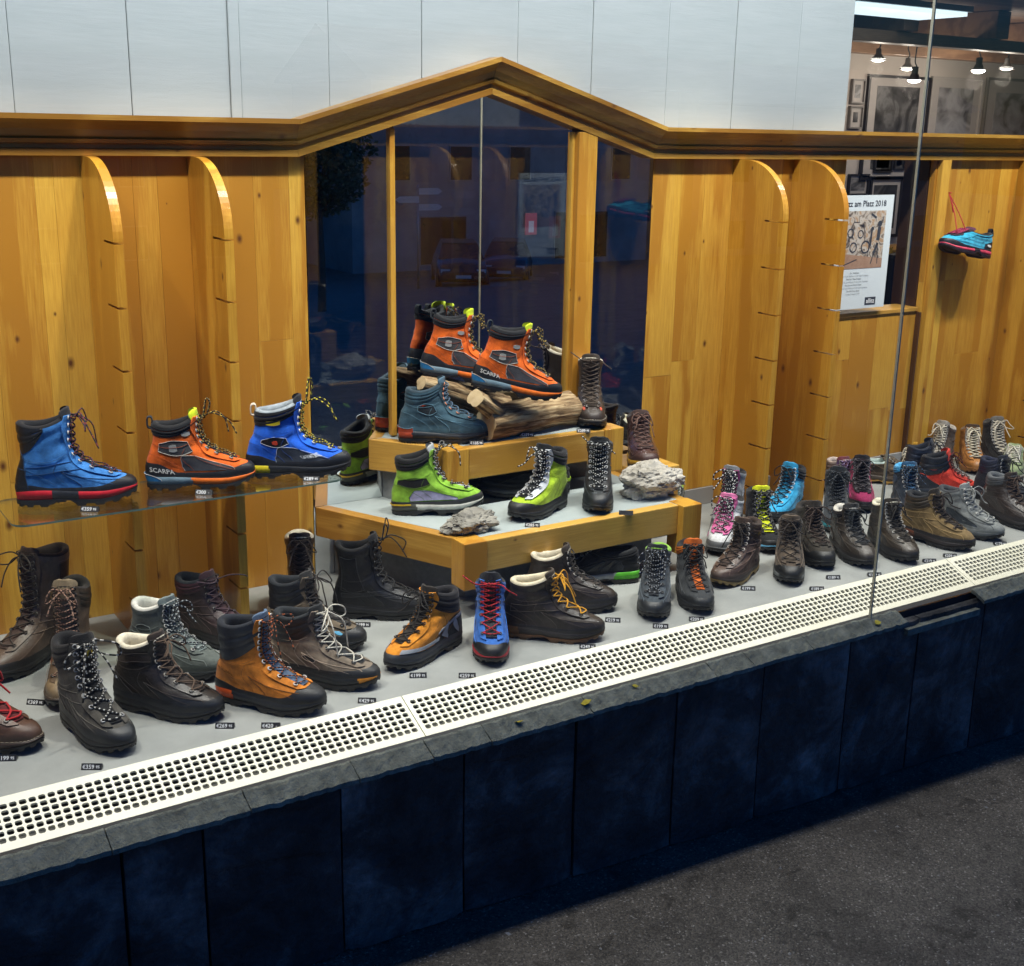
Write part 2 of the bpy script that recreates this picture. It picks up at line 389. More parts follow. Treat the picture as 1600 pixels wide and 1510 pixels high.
# ------------------------------------------------------------ boots
def sstep(a, b, x):
    t = np.clip((np.asarray(x, float) - a) / (b - a), 0, 1); return t * t * (3 - 2 * t)
_ZF = [.010, .018, .030, .040, .050, .058, .066, .076, .090, .105, .120, .140, .165, .200, .270, .34]
_XF = [.278, .282, .287, .288, .283, .270, .247, .219, .190, .169, .154, .142, .136, .136, .139, .141]
_ZB = [.010, .018, .030, .050, .075, .100, .120, .140, .170, .200, .270, .34]
_XB = [.014, .011, .006, .003, .006, .014, .020, .021, .017, .012, .004, .000]
_XM = [0, .15, .35, .55, .72, .86, 1.0]
_YM = [.74, .74, .74, .88, 1.0, .97, .88]
_ZW = [.01, .02, .04, .06, .08, .10, .12, .15, .18, .22, .30]
_YW = [.96, 1.0, 1.03, .98, .90, .83, .79, .80, .86, .90, .92]

class Shape:
    def __init__(s, L=.285, H=.19, Hf=None, dip=.006, W=.049, side=1, lean=0.0, toe=1.0, back=None):
        s.L, s.H, s.side = L, H, side
        s.Hf = (H + .004 if Hf is None else Hf) + .009
        s.dip = dip + .006; s.W = W; s.lean = lean
        k = L / .29
        zf = np.array(_ZF); zf = np.where(zf < .07, .03 + (zf - .03) * np.where(zf > .03, toe, 1), zf + (.07 - .03) * (toe - 1) * np.clip((.13 - zf) / .06, 0, 1))
        s.fxf = pchip(zf, np.array(_XF) * k); s.fxb = pchip(_ZB, np.array(_XB) * k)
        s.fm = pchip(_XM, _YM); s.fw = pchip(_ZW, _YW)
    def S(s, a, z):
        a, z = np.broadcast_arrays(np.asarray(a, float), np.asarray(z, float))
        ca = np.cos(2 * np.pi * a); sa = np.sin(2 * np.pi * a)
        ln = s.lean * np.clip(z - .10, 0, None)
        xb = s.fxb(z) + ln; xf = s.fxf(z) + ln
        xn = (1 - ca) / 2
        x = xb + (xf - xb) * xn
        k = sstep(.05, .13, z)
        p = .70 + .22 * k
        m = s.fm(xn) * (1 - k) + (1 - .06 * (2 * xn - 1)) * k
        y = s.W * s.fw(z) * m * np.sign(sa) * np.abs(sa) ** p
        y = y + s.side * .012 * (x / s.L) ** 2 * (1 - k)
        return np.stack([x - s.L / 2, y, z], -1)
    def n(s, a, z):
        e = 2e-3
        da = s.S(a + e, z) - s.S(a - e, z); dz = s.S(a, z + e) - s.S(a, z - e)
        v = np.cross(dz, da); return v / (np.linalg.norm(v, axis=-1)[..., None] + 1e-12)
    def P(s, a, z, off=0.0):
        a, z = np.broadcast_arrays(np.asarray(a, float), np.asarray(z, float))
        off = np.asarray(off, float)
        return s.S(a, z) + s.n(a, z) * (off[..., None] if off.ndim else off)
    def zt(s, a):
        f = (1 - np.cos(2 * np.pi * np.asarray(a, float))) / 2
        return s.H + (s.Hf - s.H) * f - s.dip * np.abs(np.sin(2 * np.pi * np.asarray(a, float))) ** 2
    def acen(s, g, z):
        """half angle from the centre line that leaves a gap of +-g"""
        k = sstep(.05, .13, z); p = .70 + .22 * k
        w = s.W * s.fw(z) * ((1 - k) * .92 + k * .95)
        return np.clip(g / w, .01, .95) ** (1 / p) / (2 * np.pi)

def patch(mb, sh, A, Z, off, thick=.002, mi=0, closed=False, under=None):
    """raised panel on the boot surface: A, Z arrays rows x cols; a skirt closes its edge"""
    A = np.asarray(A, float); Z = np.asarray(Z, float)
    P = sh.P(A, Z, off)
    mb.grid(P, mi, closed, True)
    lo = sh.P(A, Z, off - thick)
    def skirt(top, bot, flip):
        mb.grid(np.stack([top, bot]), mi, False, False, flip)
    for r, fl in ((0, True), (-1, False)):
        t, b = P[r], lo[r]
        if closed: t = np.vstack([t, t[:1]]); b = np.vstack([b, b[:1]])
        skirt(t, b, not fl)
    if not closed:
        skirt(P[:, 0], lo[:, 0], False); skirt(P[:, -1], lo[:, -1], True)

def side_patch(mb, sh, xs, zb, ztp, off, thick=.0016, cols=18, rows=6, mi=0, sides=(1, -1)):
    """xs: fractions heel->toe; zb/ztp: heights at those fractions"""
    t = np.linspace(0, 1, cols)
    u = np.linspace(0, 1, len(xs))
    xx = np.interp(t, u, xs); b = pchip(u, zb)(t); tp = pchip(u, ztp)(t)
    Z = b[None] + (tp - b)[None] * np.linspace(0, 1, rows)[:, None]
    Aa = np.arccos(np.clip(1 - 2 * xx, -1, 1)) / (2 * np.pi)
    A = np.broadcast_to(Aa[None], Z.shape)
    for sd in sides:
        if sd > 0: patch(mb, sh, A, Z, off, thick, mi)
        else: patch(mb, sh, (1 - A)[:, ::-1], Z[:, ::-1], off, thick, mi)

FONTCACHE = {}
def text_geo(txt, size=1.0, bold=0.0):
    key = (txt, bold)
    if key not in FONTCACHE:
        c = bpy.data.curves.new('txt', 'FONT'); c.body = txt; c.size = 1.0; c.resolution_u = 2; c.align_x = 'CENTER'; c.align_y = 'CENTER'; c.offset = bold
        o = bpy.data.objects.new('txt', c); COL.objects.link(o)
        dg = bpy.context.evaluated_depsgraph_get()
        me = o.evaluated_get(dg).to_mesh()
        V = np.array([v.co[:] for v in me.vertices]); F = [tuple(p.vertices) for p in me.polygons]
        o.evaluated_get(dg).to_mesh_clear()
        bpy.data.objects.remove(o, do_unlink=True); bpy.data.curves.remove(c)
        FONTCACHE[key] = (V, F)
    V, F = FONTCACHE[key]
    return V * size, F

def shade(h, f):
    v = [min(255, int(int(h[i:i + 2], 16) * f + (14 if f > 1 else 0))) for i in (1, 3, 5)]
    return '#%02x%02x%02x' % tuple(v)
K = '#16171a'
def boot(heel, toe=None, z=0.0, label='', cat='boot', name='hiking_boot', group=None, L=.285, H=.185, Hf=None, dip=.006, W=.049, side=1, lean=.10, toeh=1.0,
         up='#5a4636', upk='leather', rand=K, rh=(.052, .040, .046), mid='#2a2a2a', out='#121214', lin='#2a2a2c', ton=None, face=None, facek=None,
         lace=('#1a1a1a', '#1a1a1a'), laceR=.0021, ne=8, eye='#9a9a98', eyek='gloss', bow=1, panels=(), text=None, soleH=.034, sole2=None, welt=None, pitch=0.0, roll=0.0,
         cuff=None, cuffk='fabric', cuffh=.035, tab=None, linh=.07, seed=0, hz=None, yaw=None, ton2=None, pipec=None, cuffA=.44, tongue_up=.014, lugs=True, gap=.0145, bowlen=1.0, extra=None, toecap=None):
    rng = random.Random(seed * 77 + 5)
    H = H * 1.05; Hf = None if Hf is None else Hf * 1.06
    W = W * rng.uniform(.91, 1.0); toeh = toeh * rng.uniform(.94, 1.10); lean = lean + rng.uniform(-.05, .06); dip = dip + rng.uniform(-.003, .005); tongue_up = tongue_up * rng.uniform(.7, 1.15); laceR = laceR * .86
    sh = Shape(L, H, Hf, dip, W, side, lean, toeh)
    heel = Vector((heel[0], heel[1], 0)); toe = Vector((toe[0], toe[1], 0)) if toe is not None else heel + Vector((math.cos(yaw) * L, math.sin(yaw) * L, 0))
    d = toe - heel
    yw = math.atan2(d.y, d.x)
    mid_p = (heel + toe) / 2
    root = empty(name, (mid_p.x, mid_p.y, z), yw, label, cat, group)
    if pitch or roll: root.rotation_euler = (R(roll), R(pitch), yw)
    NA = 72
    a = np.arange(NA) / NA
    # upper
    m = MB()
    t = np.linspace(0, 1, 40)
    zt = sh.zt(a)
    Z = .018 + (zt - .018)[None] * t[:, None]
    bulge = .0022 * np.exp(-((t - .95) / .05) ** 2) - .0006 * np.exp(-((t - .86) / .02) ** 2)
    fold = np.array([[.0014 * math.sin(9 * math.pi * tt + 3 * math.sin(2 * math.pi * aa + seed)) * max(0, math.sin(math.pi * tt)) * (1 if .3 < aa < .7 else .4) for aa in a] for tt in t])
    m.grid(sh.P(np.broadcast_to(a, Z.shape), Z, bulge[:, None] + fold), 0, True)
    m.build('upper', surf(up, upk), root)
    # lining: the rolled rim and the inside of the shaft
    m = MB()
    prof = [(.0012, -.003), (.0006, .0022), (-.004, .0052), (-.009, .0052), (-.0135, .0015), (-.016, -.006), (-.0145, -.022), (-.0135, -linh * .6), (-.014, -linh)]
    rows = [sh.P(a, zt + dz, of) for of, dz in prof]
    m.grid(np.array(rows), 0, True)
    c = rows[-1].mean(0); b0 = len(m.v); m.add(np.vstack([rows[-1], c[None]]), [(i, (i + 1) % NA, NA) for i in range(NA)], 0, True)
    m.build('lining', surf(lin, 'fabric'), root)
    # cuff: padded band round the ankle top
    if cuff:
        m = MB()
        A = np.linspace(-cuffA, cuffA, 56)
        tt = np.linspace(0, 1, 19)
        zt2 = sh.zt(A)
        hh = cuffh * (1 + .25 * np.cos(2 * np.pi * A)) * (1 if cuffA > .4 else (1 - .85 * np.abs(A / cuffA) ** 2.5))
        Zc = (zt2 - hh)[None] + (hh + .001)[None] * tt[:, None]
        A2 = np.broadcast_to(A, Zc.shape)
        P = sh.P(A2, Zc, .0016 + .003 * np.sin(np.pi * tt)[:, None] * np.abs(np.sin(3.0 * np.pi * tt))[:, None] ** .5)
        m.grid(P, 0, False)
        lo = sh.P(A2, Zc, -.001)
        m.grid(np.stack([P[0], lo[0]]), 0, False, False)
        m.grid(np.stack([P[:, 0], lo[:, 0]]), 0, False, False); m.grid(np.stack([P[:, -1], lo[:, -1]]), 0, False, False)
        m.build('cuff', surf(cuff, cuffk), root)
    # tongue
    m = MB()
    z0 = .066 * (1 if toeh == 1 else toeh)
    zz = np.concatenate([np.linspace(z0, sh.Hf, 18), sh.Hf + tongue_up * np.array([.25, .5, .7, .85, .95, 1.0])])
    tw = gap + .006 + .014 * sstep(sh.Hf - .035, sh.Hf + .004, zz)
    dl = sh.acen(tw, zz) * (1 - .25 * np.exp(-((zz - z0) / .01) ** 2)) * np.sqrt(np.clip(1 - .80 * np.clip((zz - sh.Hf) / max(tongue_up, 1e-4), 0, 1) ** 3, .02, 1))
    u = np.linspace(-1, 1, 9)
    A = .5 + dl[:, None] * u[None]
    Zt = np.broadcast_to(zz[:, None], A.shape)
    of = .0018 + .0022 * (1 - u ** 2)[None] * np.ones_like(A)
    of = of - np.where(Zt > sh.Hf - .01, (Zt - sh.Hf + .01) * .30, 0)
    P = sh.P(A, Zt, of); m.grid(P, 0)
    Pi = sh.P(A, Zt, of - .006); m.grid(Pi, 0, False, True, True)
    m.grid(np.stack([P[-1], Pi[-1]]), 0); m.grid(np.stack([P[:, 0], Pi[:, 0]]), 0); m.grid(np.stack([P[:, -1], Pi[:, -1]]), 0)
    if ton2:
        for i, f in enumerate(m.f):
            if np.mean([m.v[j][2] for j in f]) > sh.Hf - .012: m.m[i] = 1
    m.build('tongue', [surf(ton or up, 'fabric' if ton else upk), surf(ton2 or up, 'fabric')], root)
    # facings with the eyelets
    zf = np.linspace(z0 - .004, sh.Hf - .001, 26)
    for sd in (1, -1):
        m = MB()
        a0 = sh.acen(gap, zf); a1 = sh.acen(gap + .014 + .004 * np.sin(np.linspace(0, 3 * math.pi, 26)), zf)
        uu = np.linspace(0, 1, 4)
        A = .5 - sd * (a0[:, None] + (a1 - a0)[:, None] * uu[None])
        Zs = np.broadcast_to(zf[:, None], A.shape)
        patch(m, sh, A, Zs, .0042, .003)
        m.build('facing', surf(face or up, facek or upk), root)
    # rand
    m = MB()
    NR = 96
    ar = np.arange(NR) / NR
    xnr = (1 - np.cos(2 * np.pi * ar)) / 2
    if toecap: rh = (toecap, rh[1], rh[2])
    rtop = pchip([0, .12, .3, .55, .70, .84, .93, 1.0], [rh[2], rh[2] * .98, rh[1] * 1.02, rh[1], rh[1] * 1.02, (rh[0] * .6 + rh[1] * .4), rh[0] * .98, rh[0]])(xnr)
    ts = np.linspace(0, 1, 7)
    Zr = .02 + (rtop - .02)[None] * ts[:, None]
    offr = .0030 * np.ones_like(Zr); offr[-1] = .0016; offr[-2] = .0028
    patch(m, sh, np.broadcast_to(ar, Zr.shape), Zr, offr, .0032, 0, True)
    m.build('rand', surf(rand, 'rubber'), root)
    # sole
    NS = 192
    as_ = np.arange(NS) / NS
    base = sh.S(as_, .03)
    nrm = sh.n(as_, .03); nrm[:, 2] = 0; nrm /= np.linalg.norm(nrm, axis=1)[:, None]
    xr = (base[:, 0] + L / 2) / L
    ztop = soleH + .004 * np.cos(np.pi * xr) * 0 + np.interp(xr, [0, .25, .5, .75, 1], [.004, .003, -.002, -.005, -.001])
    spring = .020 * np.clip((xr - .70) / .30, 0, 1) ** 2
    hspring = .006 * np.clip((.06 - xr) / .06, 0, 1)
    arch = .011 * np.exp(-((xr - .40) / .075) ** 4)
    zmid = np.interp(xr, [0, .3, .45, .7, 1], [soleH * .42, soleH * .46, soleH * .42, soleH * .36, soleH * .42]) + spring * .8
    zmid = np.maximum(zmid, spring + arch + .006)
    def ring(off, zz): return np.stack([base[:, 0] + nrm[:, 0] * off, base[:, 1] + nrm[:, 1] * off, zz], -1)
    m = MB()
    e = .0035 if not welt else .007
    ztop = np.maximum(ztop, zmid + .006)
    rows = [ring(-.004, ztop), ring(.001, ztop + .0015), ring(e, ztop - .001), ring(e + .0012, ztop * .6 + zmid * .4), ring(e - .0005, zmid + .001), ring(-.003, zmid)]
    m.grid(np.array(rows), 0, True)
    mats = [surf(mid, 'rubber')]
    if sole2:   # two-tone midsole: heel section in another colour
        mats.append(surf(sole2[0], 'rubber')); lo, hi = sole2[1]
        for i, f in enumerate(m.f):
            cx = np.mean([m.v[j][0] for j in f]) / L + .5
            cz = np.mean([m.v[j][2] for j in f])
            if lo <= cx + (cz - .02) * (1.2 if lo == 0 else 0) <= hi: m.m[i] = 1
    ms = m.build('midsole', mats, root)
    m = MB()
    lug = ((np.arange(NS) // 5) % 2) * (.0052 if lugs else 0.0)
    zb = spring + arch + hspring
    rows = [ring(-.003, zmid + .001), ring(e + .0008, zmid + .0006), ring(e + .001, np.minimum(zmid - .002, zb + .008)), ring(e - .0005, zb + lug), ring(-.010, zb + lug), ring(-.012, zb + .006)]
    m.grid(np.array(rows), 0, True, False)
    c = rows[-1].mean(0); m.add(np.vstack([rows[-1], c[None]]), [(i, (i + 1) % NS, NS) for i in range(NS)], 0)
    m.build('outsole', surf(out, 'rubber'), root)
    if welt:    # light stitching round the welt
        m = MB()
        for i in range(0, NS, 3):
            p = ring(e - .0016, ztop + .0012)
            q0, q1 = p[i], p[(i + 2) % NS]
            m.tube([q0, (q0 + q1) / 2 + np.array([0, 0, .0008]), q1], .0007, 4)
        m.build('welt_stitching', surf(welt, 'lace'), root)['kind'] = 'stuff'
    # panels, each with a stitched edge
    pipe = MB()
    for pn in panels:
        nm, col, kd, xs, zb_, zt_, off = pn[:7]
        for sd in (1, -1):
            m = MB(); side_patch(m, sh, xs, zb_, zt_, off, mi=0, rows=5, sides=(sd,))
            m.build(nm, surf(col, kd), root)
        if nm in ('logo_patch', 'stamp', 'lattice', 'heel_line', 'stripe'): continue
        tq = np.linspace(0, 1, 24); uq = np.linspace(0, 1, len(xs)); xq = np.interp(tq, uq, xs)
        bq = pchip(uq, zb_)(tq); tp_ = pchip(uq, zt_)(tq); aq = np.arccos(np.clip(1 - 2 * xq, -1, 1)) / (2 * np.pi)
        loop = [(aq[0], bq[0])] * 0 + list(zip(aq, tp_))
        if xs[0] > .02: loop = [(aq[0], bq[0] + (tp_[0] - bq[0]) * k / 4) for k in range(4)] + loop
        loop = loop + [(aq[-1], tp_[-1] + (bq[-1] - tp_[-1]) * k / 4) for k in range(1, 5)]
        if min(bq) > .06: loop = loop + list(zip(aq[::-1], bq[::-1]))
        lq = np.array(loop)
        for sd in (1, -1): pipe.tube(sh.P(lq[:, 0] if sd > 0 else 1 - lq[:, 0], lq[:, 1], off + .0006), .00085, 4, caps=False)
    if pipe.v: pipe.build('piping', surf(pipec or shade(up, 1.38 if sum(int(up[i:i+2], 16) for i in (1, 3, 5)) < 330 else .55), 'lace'), root)['kind'] = 'stuff'
    # stitched seams
    m = MB()
    lines = [[(.66, min(.098, H - .02)), (.67, .078), (.73, .058), (.82, .047)], [(.36, .044), (.30, .070), (.17, .090), (.0, .096)]]
    if H > .13: lines += [[(.02, .122), (.25, .114), (.55, .116), (.80, .128)], [(.60, .112), (.46, .085), (.44, .05)]]
    for ln_ in lines:
        for dd in (0,):
            q = spline(ln_, 8)
            q[:, 0] = np.clip(q[:, 0] + dd * 1.5, 0.0, .98); q[:, 1] += dd
            Aq = np.arccos(1 - 2 * q[:, 0]) / (2 * np.pi)
            for sd in (1, -1): m.tube(sh.P(Aq if sd > 0 else 1 - Aq, q[:, 1], .0024), .00055, 4, caps=False)
    m.build('stitching', surf(shade(up, 1.22 if sum(int(up[i:i+2], 16) for i in (1, 3, 5)) < 330 else .62), 'lace'), root)['kind'] = 'stuff'
    # pull tab at the heel
    if tab:
        m = MB()
        p0 = sh.P(0.0, H - .012, .002); p1 = sh.P(0.0, H + .002, .002)
        pts = spline([p0, p0 + np.array([-.009, 0, .004]), p1 + np.array([-.008, 0, .012]), p1 + np.array([.002, 0, .014]), p1 + np.array([.004, 0, .0])], 5)
        for w in (-.006, -.002, .002, .006): m.tube(pts + np.array([0, w, 0]), .0022, 5)
        m.build('pull_tab', surf(tab, 'lace'), root)
    # laces and eyelets
    zl = np.linspace(z0 + .003, sh.Hf - .006, ne)
    off = np.array([.0085] * ne)
    Ep = np.array([sh.P(.5 + sh.acen(gap + .006, q), q, .0068) for q in zl]); Em = np.array([sh.P(.5 - sh.acen(gap + .006, q), q, .0068) for q in zl])
    Cn = np.array([sh.P(.5, (zl[i] + zl[i + 1]) / 2, .0095) for i in range(ne - 1)])
    m = MB()
    st = None if lace[0] == lace[1] else (0, 1, 0)
    lm = [surf(lace[0], 'lace'), surf(lace[1], 'lace')]
    for i in range(ne - 1):
        jit = lambda s_: np.array([rng.uniform(-s_, s_) for _ in range(3)])
        m.tube(spline([Em[i], Cn[i] + jit(.0012) + np.array([0, -.002, 0]), Ep[i + 1]], 11), laceR, 6, 0, st)
        m.tube(spline([Ep[i], Cn[i] + jit(.0012) + np.array([.0025, .002, .0015]), Em[i + 1]], 11), laceR, 6, 0, st)
    m.tube(spline([Em[0], sh.P(.5, zl[0] - .001, .009), Ep[0]], 5), laceR, 6, 0, st)
    if bow:
        kn = sh.P(.5, zl[-1] + .001, .013)
        m.tube(spline([Em[-1], kn, Ep[-1]], 6), laceR, 6, 0, st)
        m.tube(spline([kn + np.array([-.002, -.006, -.002]), kn + np.array([.004, -.002, .004]), kn + np.array([.003, .003, -.004]), kn + np.array([-.002, .006, .003])], 5), laceR * 1.3, 6, 0, st)
        bl = bowlen
        for sd in (1, -1):
            j = [rng.uniform(.8, 1.25) for _ in range(8)]
            if bow == 1:
                lp = [kn, kn + np.array([.012 * j[0], sd * .018 * j[1], .010 * j[2]]), kn + np.array([.022 * j[3], sd * .034 * j[4] * bl, -.004]), kn + np.array([.022, sd * .040 * j[5] * bl, -.026 * j[6]]), kn + np.array([.018, sd * .024, -.020]), kn + np.array([.006, sd * .004, -.002])]
                m.tube(spline(lp, 6), laceR, 6, 0, st)
                le = [kn, kn + np.array([.016 * j[1], sd * .012 * j[0], -.008]), kn + np.array([.030 * j[2], sd * .024 * j[3], -.032 * j[4]]), kn + np.array([.044 * j[5], sd * .034 * j[6], -.058 * j[7] * bl])]
                m.tube(spline(le, 7), laceR, 6, 0, st)
            elif bow == 2:   # loops standing up, ends trailing forward
                lp = [kn, kn + np.array([.004, sd * .012, .022 * j[0] * bl]), kn + np.array([.010, sd * .022 * j[1], .046 * j[2] * bl]), kn + np.array([.018, sd * .012, .036 * bl]), kn + np.array([.012, sd * .003, .010])]
                m.tube(spline(lp, 7), laceR, 6, 0, st)
                le = [kn, kn + np.array([.030 * j[0], sd * .010, .010]), kn + np.array([.055 * j[1], sd * .016 * j[2], -.010]), kn + np.array([.068 * j[3], sd * .02, -.045 * j[4]])]
                m.tube(spline(le, 7), laceR, 6, 0, st)
            elif bow == 3:   # one long tail standing away to the side
                le = [kn, kn + np.array([.02, sd * .03, .006]), kn + np.array([.03, sd * .062 * bl, -.004 if sd > 0 else .016]), kn + np.array([.02, sd * .095 * bl, -.022 if sd > 0 else .03])]
                m.tube(spline(le, 7), laceR, 6, 0, st)
    m.build('lace', lm, root)
    m = MB()
    for E_ in (Ep, Em):
        for i in range(ne):
            cpt = E_[i]
            th = np.linspace(0, 2 * math.pi, 9)[:-1]
            nn = sh.n(.5, zl[i]); tx = np.array([0, 1., 0]); ty = np.cross(nn, tx)
            rg = cpt - nn * .001 + .0046 * (np.cos(th)[:, None] * tx + np.sin(th)[:, None] * ty)
            m.tube(np.vstack([rg, rg[:1]]), .0016, 5, caps=False)
    m.build('eyelet_row', surf(eye, eyek), root)['kind'] = 'stuff'
    if text:
        for (txt, col, size, xc, zc, sd, slope) in text:
            V, F = text_geo(txt, size, .01)
            m = MB()
            pts = []
            for vx, vy, _ in V:
                xn_ = xc + (vx if sd < 0 else -vx) * 1.0 / L
                zz_ = zc + vy + slope * (vx if sd < 0 else -vx)
                A_ = math.acos(max(-1, min(1, 1 - 2 * xn_))) / (2 * math.pi)
                pts.append(sh.P(A_ if sd > 0 else 1 - A_, zz_, .0046))
            m.add(pts, F); m.build('lettering', surf(col, 'gloss'), root)
    if extra: extra(root, sh)
    return root
# ------------------------------------------------------------ the setting
D = 3.32                     # back wall of the display
def ground_z(x, y):
    g = -.482 - .04 * (max(-6, min(8, x)) - 1.33)
    if y < -1: g += .105 * (max(y, -46) + 1)
    return g
m = MB()
xs = np.concatenate([np.linspace(-90, -7, 12), np.linspace(-6, 8, 15), np.linspace(10, 140, 20)]); ys = np.concatenate([np.linspace(-130, -8, 30), np.linspace(-6, 2.24, 14)])
m.grid(np.array([[(x, y, ground_z(x, y)) for x in xs] for y in ys]), 0, False, True)
meta(m.build('pavement', M_ASPHALT), kind='structure')
m = MB(); m.box(-1.0, 5.6, 2.424, 3.50, -.05, 0.0); meta(m.build('display_floor', M_FLOOR), kind='structure')
m = MB(); m.box(-1.0, 9.6, 2.20, 6.2, 2.46, 2.56); meta(m.build('ceiling', plain('ceiling_white', (.6, .6, .58), (.66, .66, .64), 3, .8)), kind='structure')
m = MB(); m.box(-1.2, -1.0, 2.2, 6.2, -.6, 2.7); m.box(-1.2, 3.50, 3.42, 3.50, 0, 2.46); meta(m.build('inner_wall', M_PLASTER), kind='structure')
m = MB(); m.box(3.30, 9.6, 6.0, 6.1, -.4, 2.46); meta(m.build('shop_wall', M_PLASTER), kind='structure')
m = MB(); m.box(9.5, 9.6, 2.3, 6.0, -.4, 2.46); meta(m.build('shop_end_wall', M_PLASTER), kind='structure')
m = MB(); m.box(3.0, 9.6, 3.51, 6.1, -.45, -.40); meta(m.build('shop_floor', plain('shop_boards', (.2, .12, .06), (.3, .19, .1), 3, .5)), kind='structure')

# facade band above the window; unseen eaves added to shade the slab wall
fa = empty('fascia', (2.2, 2.2, 2.4), 0, 'dark timber fascia and added sky-shading eaves above the shop window', 'fascia')
o = boxo('board', W_BEAM, fa, -3.2, 7.0, 0, .06, 0, 1.2); 
o = boxo('shade_soffit', W_BEAM, fa, -3.2, 7.0, -1.5, -.002, 1.0, 1.06)

# slate plinth wall under the window
slabx = [-0.603, -0.117, 0.209, 0.524, 0.688, 0.996, 1.309, 1.626, 1.944, 2.249, 2.585, 2.877, 3.181, 3.519, 3.869, 4.277, 4.714]
pw = empty('plinth_wall', (2.0, 2.20, -.5), 0, 'dark slate slab wall below the shop window', 'wall')
for i in range(len(slabx) - 1):
    x0, x1 = slabx[i] + .003, slabx[i + 1] - .003
    nx, nz = 56, 76
    w = x1 - x0; cx = (x0 + x1) / 2
    zt_, m = -.038, MB()
    yo = random.Random(i).uniform(-.004, .004)
    P = np.zeros((nz, nx, 3))
    for r in range(nz):
        for c in range(nx):
            x = x0 + w * c / (nx - 1)
            zb = ground_z(x, 2.2) + .012
            z = zb + (zt_ - zb) * r / (nz - 1)
            q = Vector((x * 3.1 + i * 7, z * 3.6, i * 3.3))
            d = noise.fractal(q, 1.0, 2.1, 5) * .014 + .016 * abs(noise.noise(q * .8 + Vector((3, 1, 9)))) - .010 * max(0, noise.noise(q * 2.2)) + .007 * (1 if noise.noise(q * .55 + Vector((0, i * 2.1, 4))) > .06 else 0) + .005 * (1 if noise.noise(q * 1.15 + Vector((5, i * 1.3, 2))) > .22 else 0) - .004 * (1 if abs(noise.noise(q * .9 + Vector((9, i, 1)))) < .02 else 0)
            edge = min(c, nx - 1 - c, 6) / 6
            fl = .020 * max(0, .35 - (z - zb) / (zt_ - zb)) ** 1.0       # split face: foot leans outwards a little
            P[r, c] = (x - 2.0, 2.198 + yo - d * .6 * edge - fl * .5 - 2.20 + .002 * (1 - edge), z + .5)
    m.grid(P, 0, False, True)
    B = P.copy(); B[..., 1] = .05
    for a_, b_ in ((P[0], B[0]), (P[-1], B[-1]), (P[:, 0], B[:, 0]), (P[:, -1], B[:, -1])): m.grid(np.stack([a_, b_]), 0, False, False)
    m.build('slab', M_SLATE, pw)
boxo('backing', M_BLACK, pw, -2.8, 3.2, .04, .095, -.55, .462)

# sloping stone ledge, one piece broken out on the right
lg = empty('stone_ledge', (2.0, 2.19, -.02), 0, 'rough grey stone ledge sloping along the window foot', 'ledge')
lj = [-0.603, 0.156, 0.500, 0.783, 1.030, 1.213, 1.366, 1.655, 2.056, 2.187, 2.406, 2.792]
pairs = list(zip(lj[:-1], lj[1:])) + [(3.135, 3.52), (3.52, 4.2), (4.2, 4.8)]
for i, (x0, x1) in enumerate(pairs):
    x0 += .0012; x1 -= .0012
    nx, ny = max(6, int((x1 - x0) / .012)), 7
    m = MB(); rg = random.Random(i + 40); dy = rg.uniform(-.0015, .0015)
    P = np.zeros((ny, nx, 3))
    for r in range(ny):
        for c in range(nx):
            x = x0 + (x1 - x0) * c / (nx - 1); t = r / (ny - 1)
            y = 2.224 - t * (.052 + dy + .0015 * noise.noise(Vector((x * 18, i, 0)))) 
            if c in (0, nx - 1): y += 0
            d = .0035 * noise.fractal(Vector((x * 60, y * 60, i)), 1, 2, 3)
            P[r, c] = (x - 2.0, y - 2.19, -.0026 - t * .021 + d + .02 + rg.uniform(-.0008, .0008))
    m.grid(P, 0, False, False, True)
    B = P.copy(); B[..., 2] = P[..., 2] - .011
    for a_, b_ in ((P[0], B[0]), (P[-1], B[-1]), (P[:, 0], B[:, 0]), (P[:, -1], B[:, -1])): m.grid(np.stack([a_, b_]), 0, False, False)
    m.build('ledge_stone', M_LEDGE, lg)
boxo('mortar_strip', M_LEDGE, lg, .80, 1.128, -.012, .03, -.052, -.032)
lf_m = plain('yellow_leaf', (.42, .36, .03), (.62, .52, .06), 60, .6)
def on_ledge(x, t): return (x, 2.224 - t * .06, -.0026 - t * .021 + .004)
for i, (x, t, lab) in enumerate(((1.455, .45, 'small yellow leaf on ledge below the yellow-laced dark boots'), (1.652, .40, 'torn yellow leaf lying across a ledge joint'), (1.81, .3, 'tiny yellow leaf scrap on the ledge'), (2.68, .5, 'yellow leaf on ledge right of glass joint'))):
    m = MB(); rg = random.Random(i); n = 9; s = (.013, .020, .009, .013)[i]
    P = [(math.cos(k * 6.283 / n) * s * rg.uniform(.5, 1.1), math.sin(k * 6.283 / n) * s * .7 * rg.uniform(.5, 1.1), rg.uniform(0, .003)) for k in range(n)] + [(0, 0, .002)]
    m.add(P, [(k, (k + 1) % n, n) for k in range(n)])
    m.add([(x_, y_, z_ - .0012) for x_, y_, z_ in P], [(n, (k + 1) % n, k) for k in range(n)])
    o = m.build('fallen_leaf', lf_m); o.location = on_ledge(x, t); o.rotation_euler = (R(-20), 0, i)
    meta(o, lab, 'leaf')

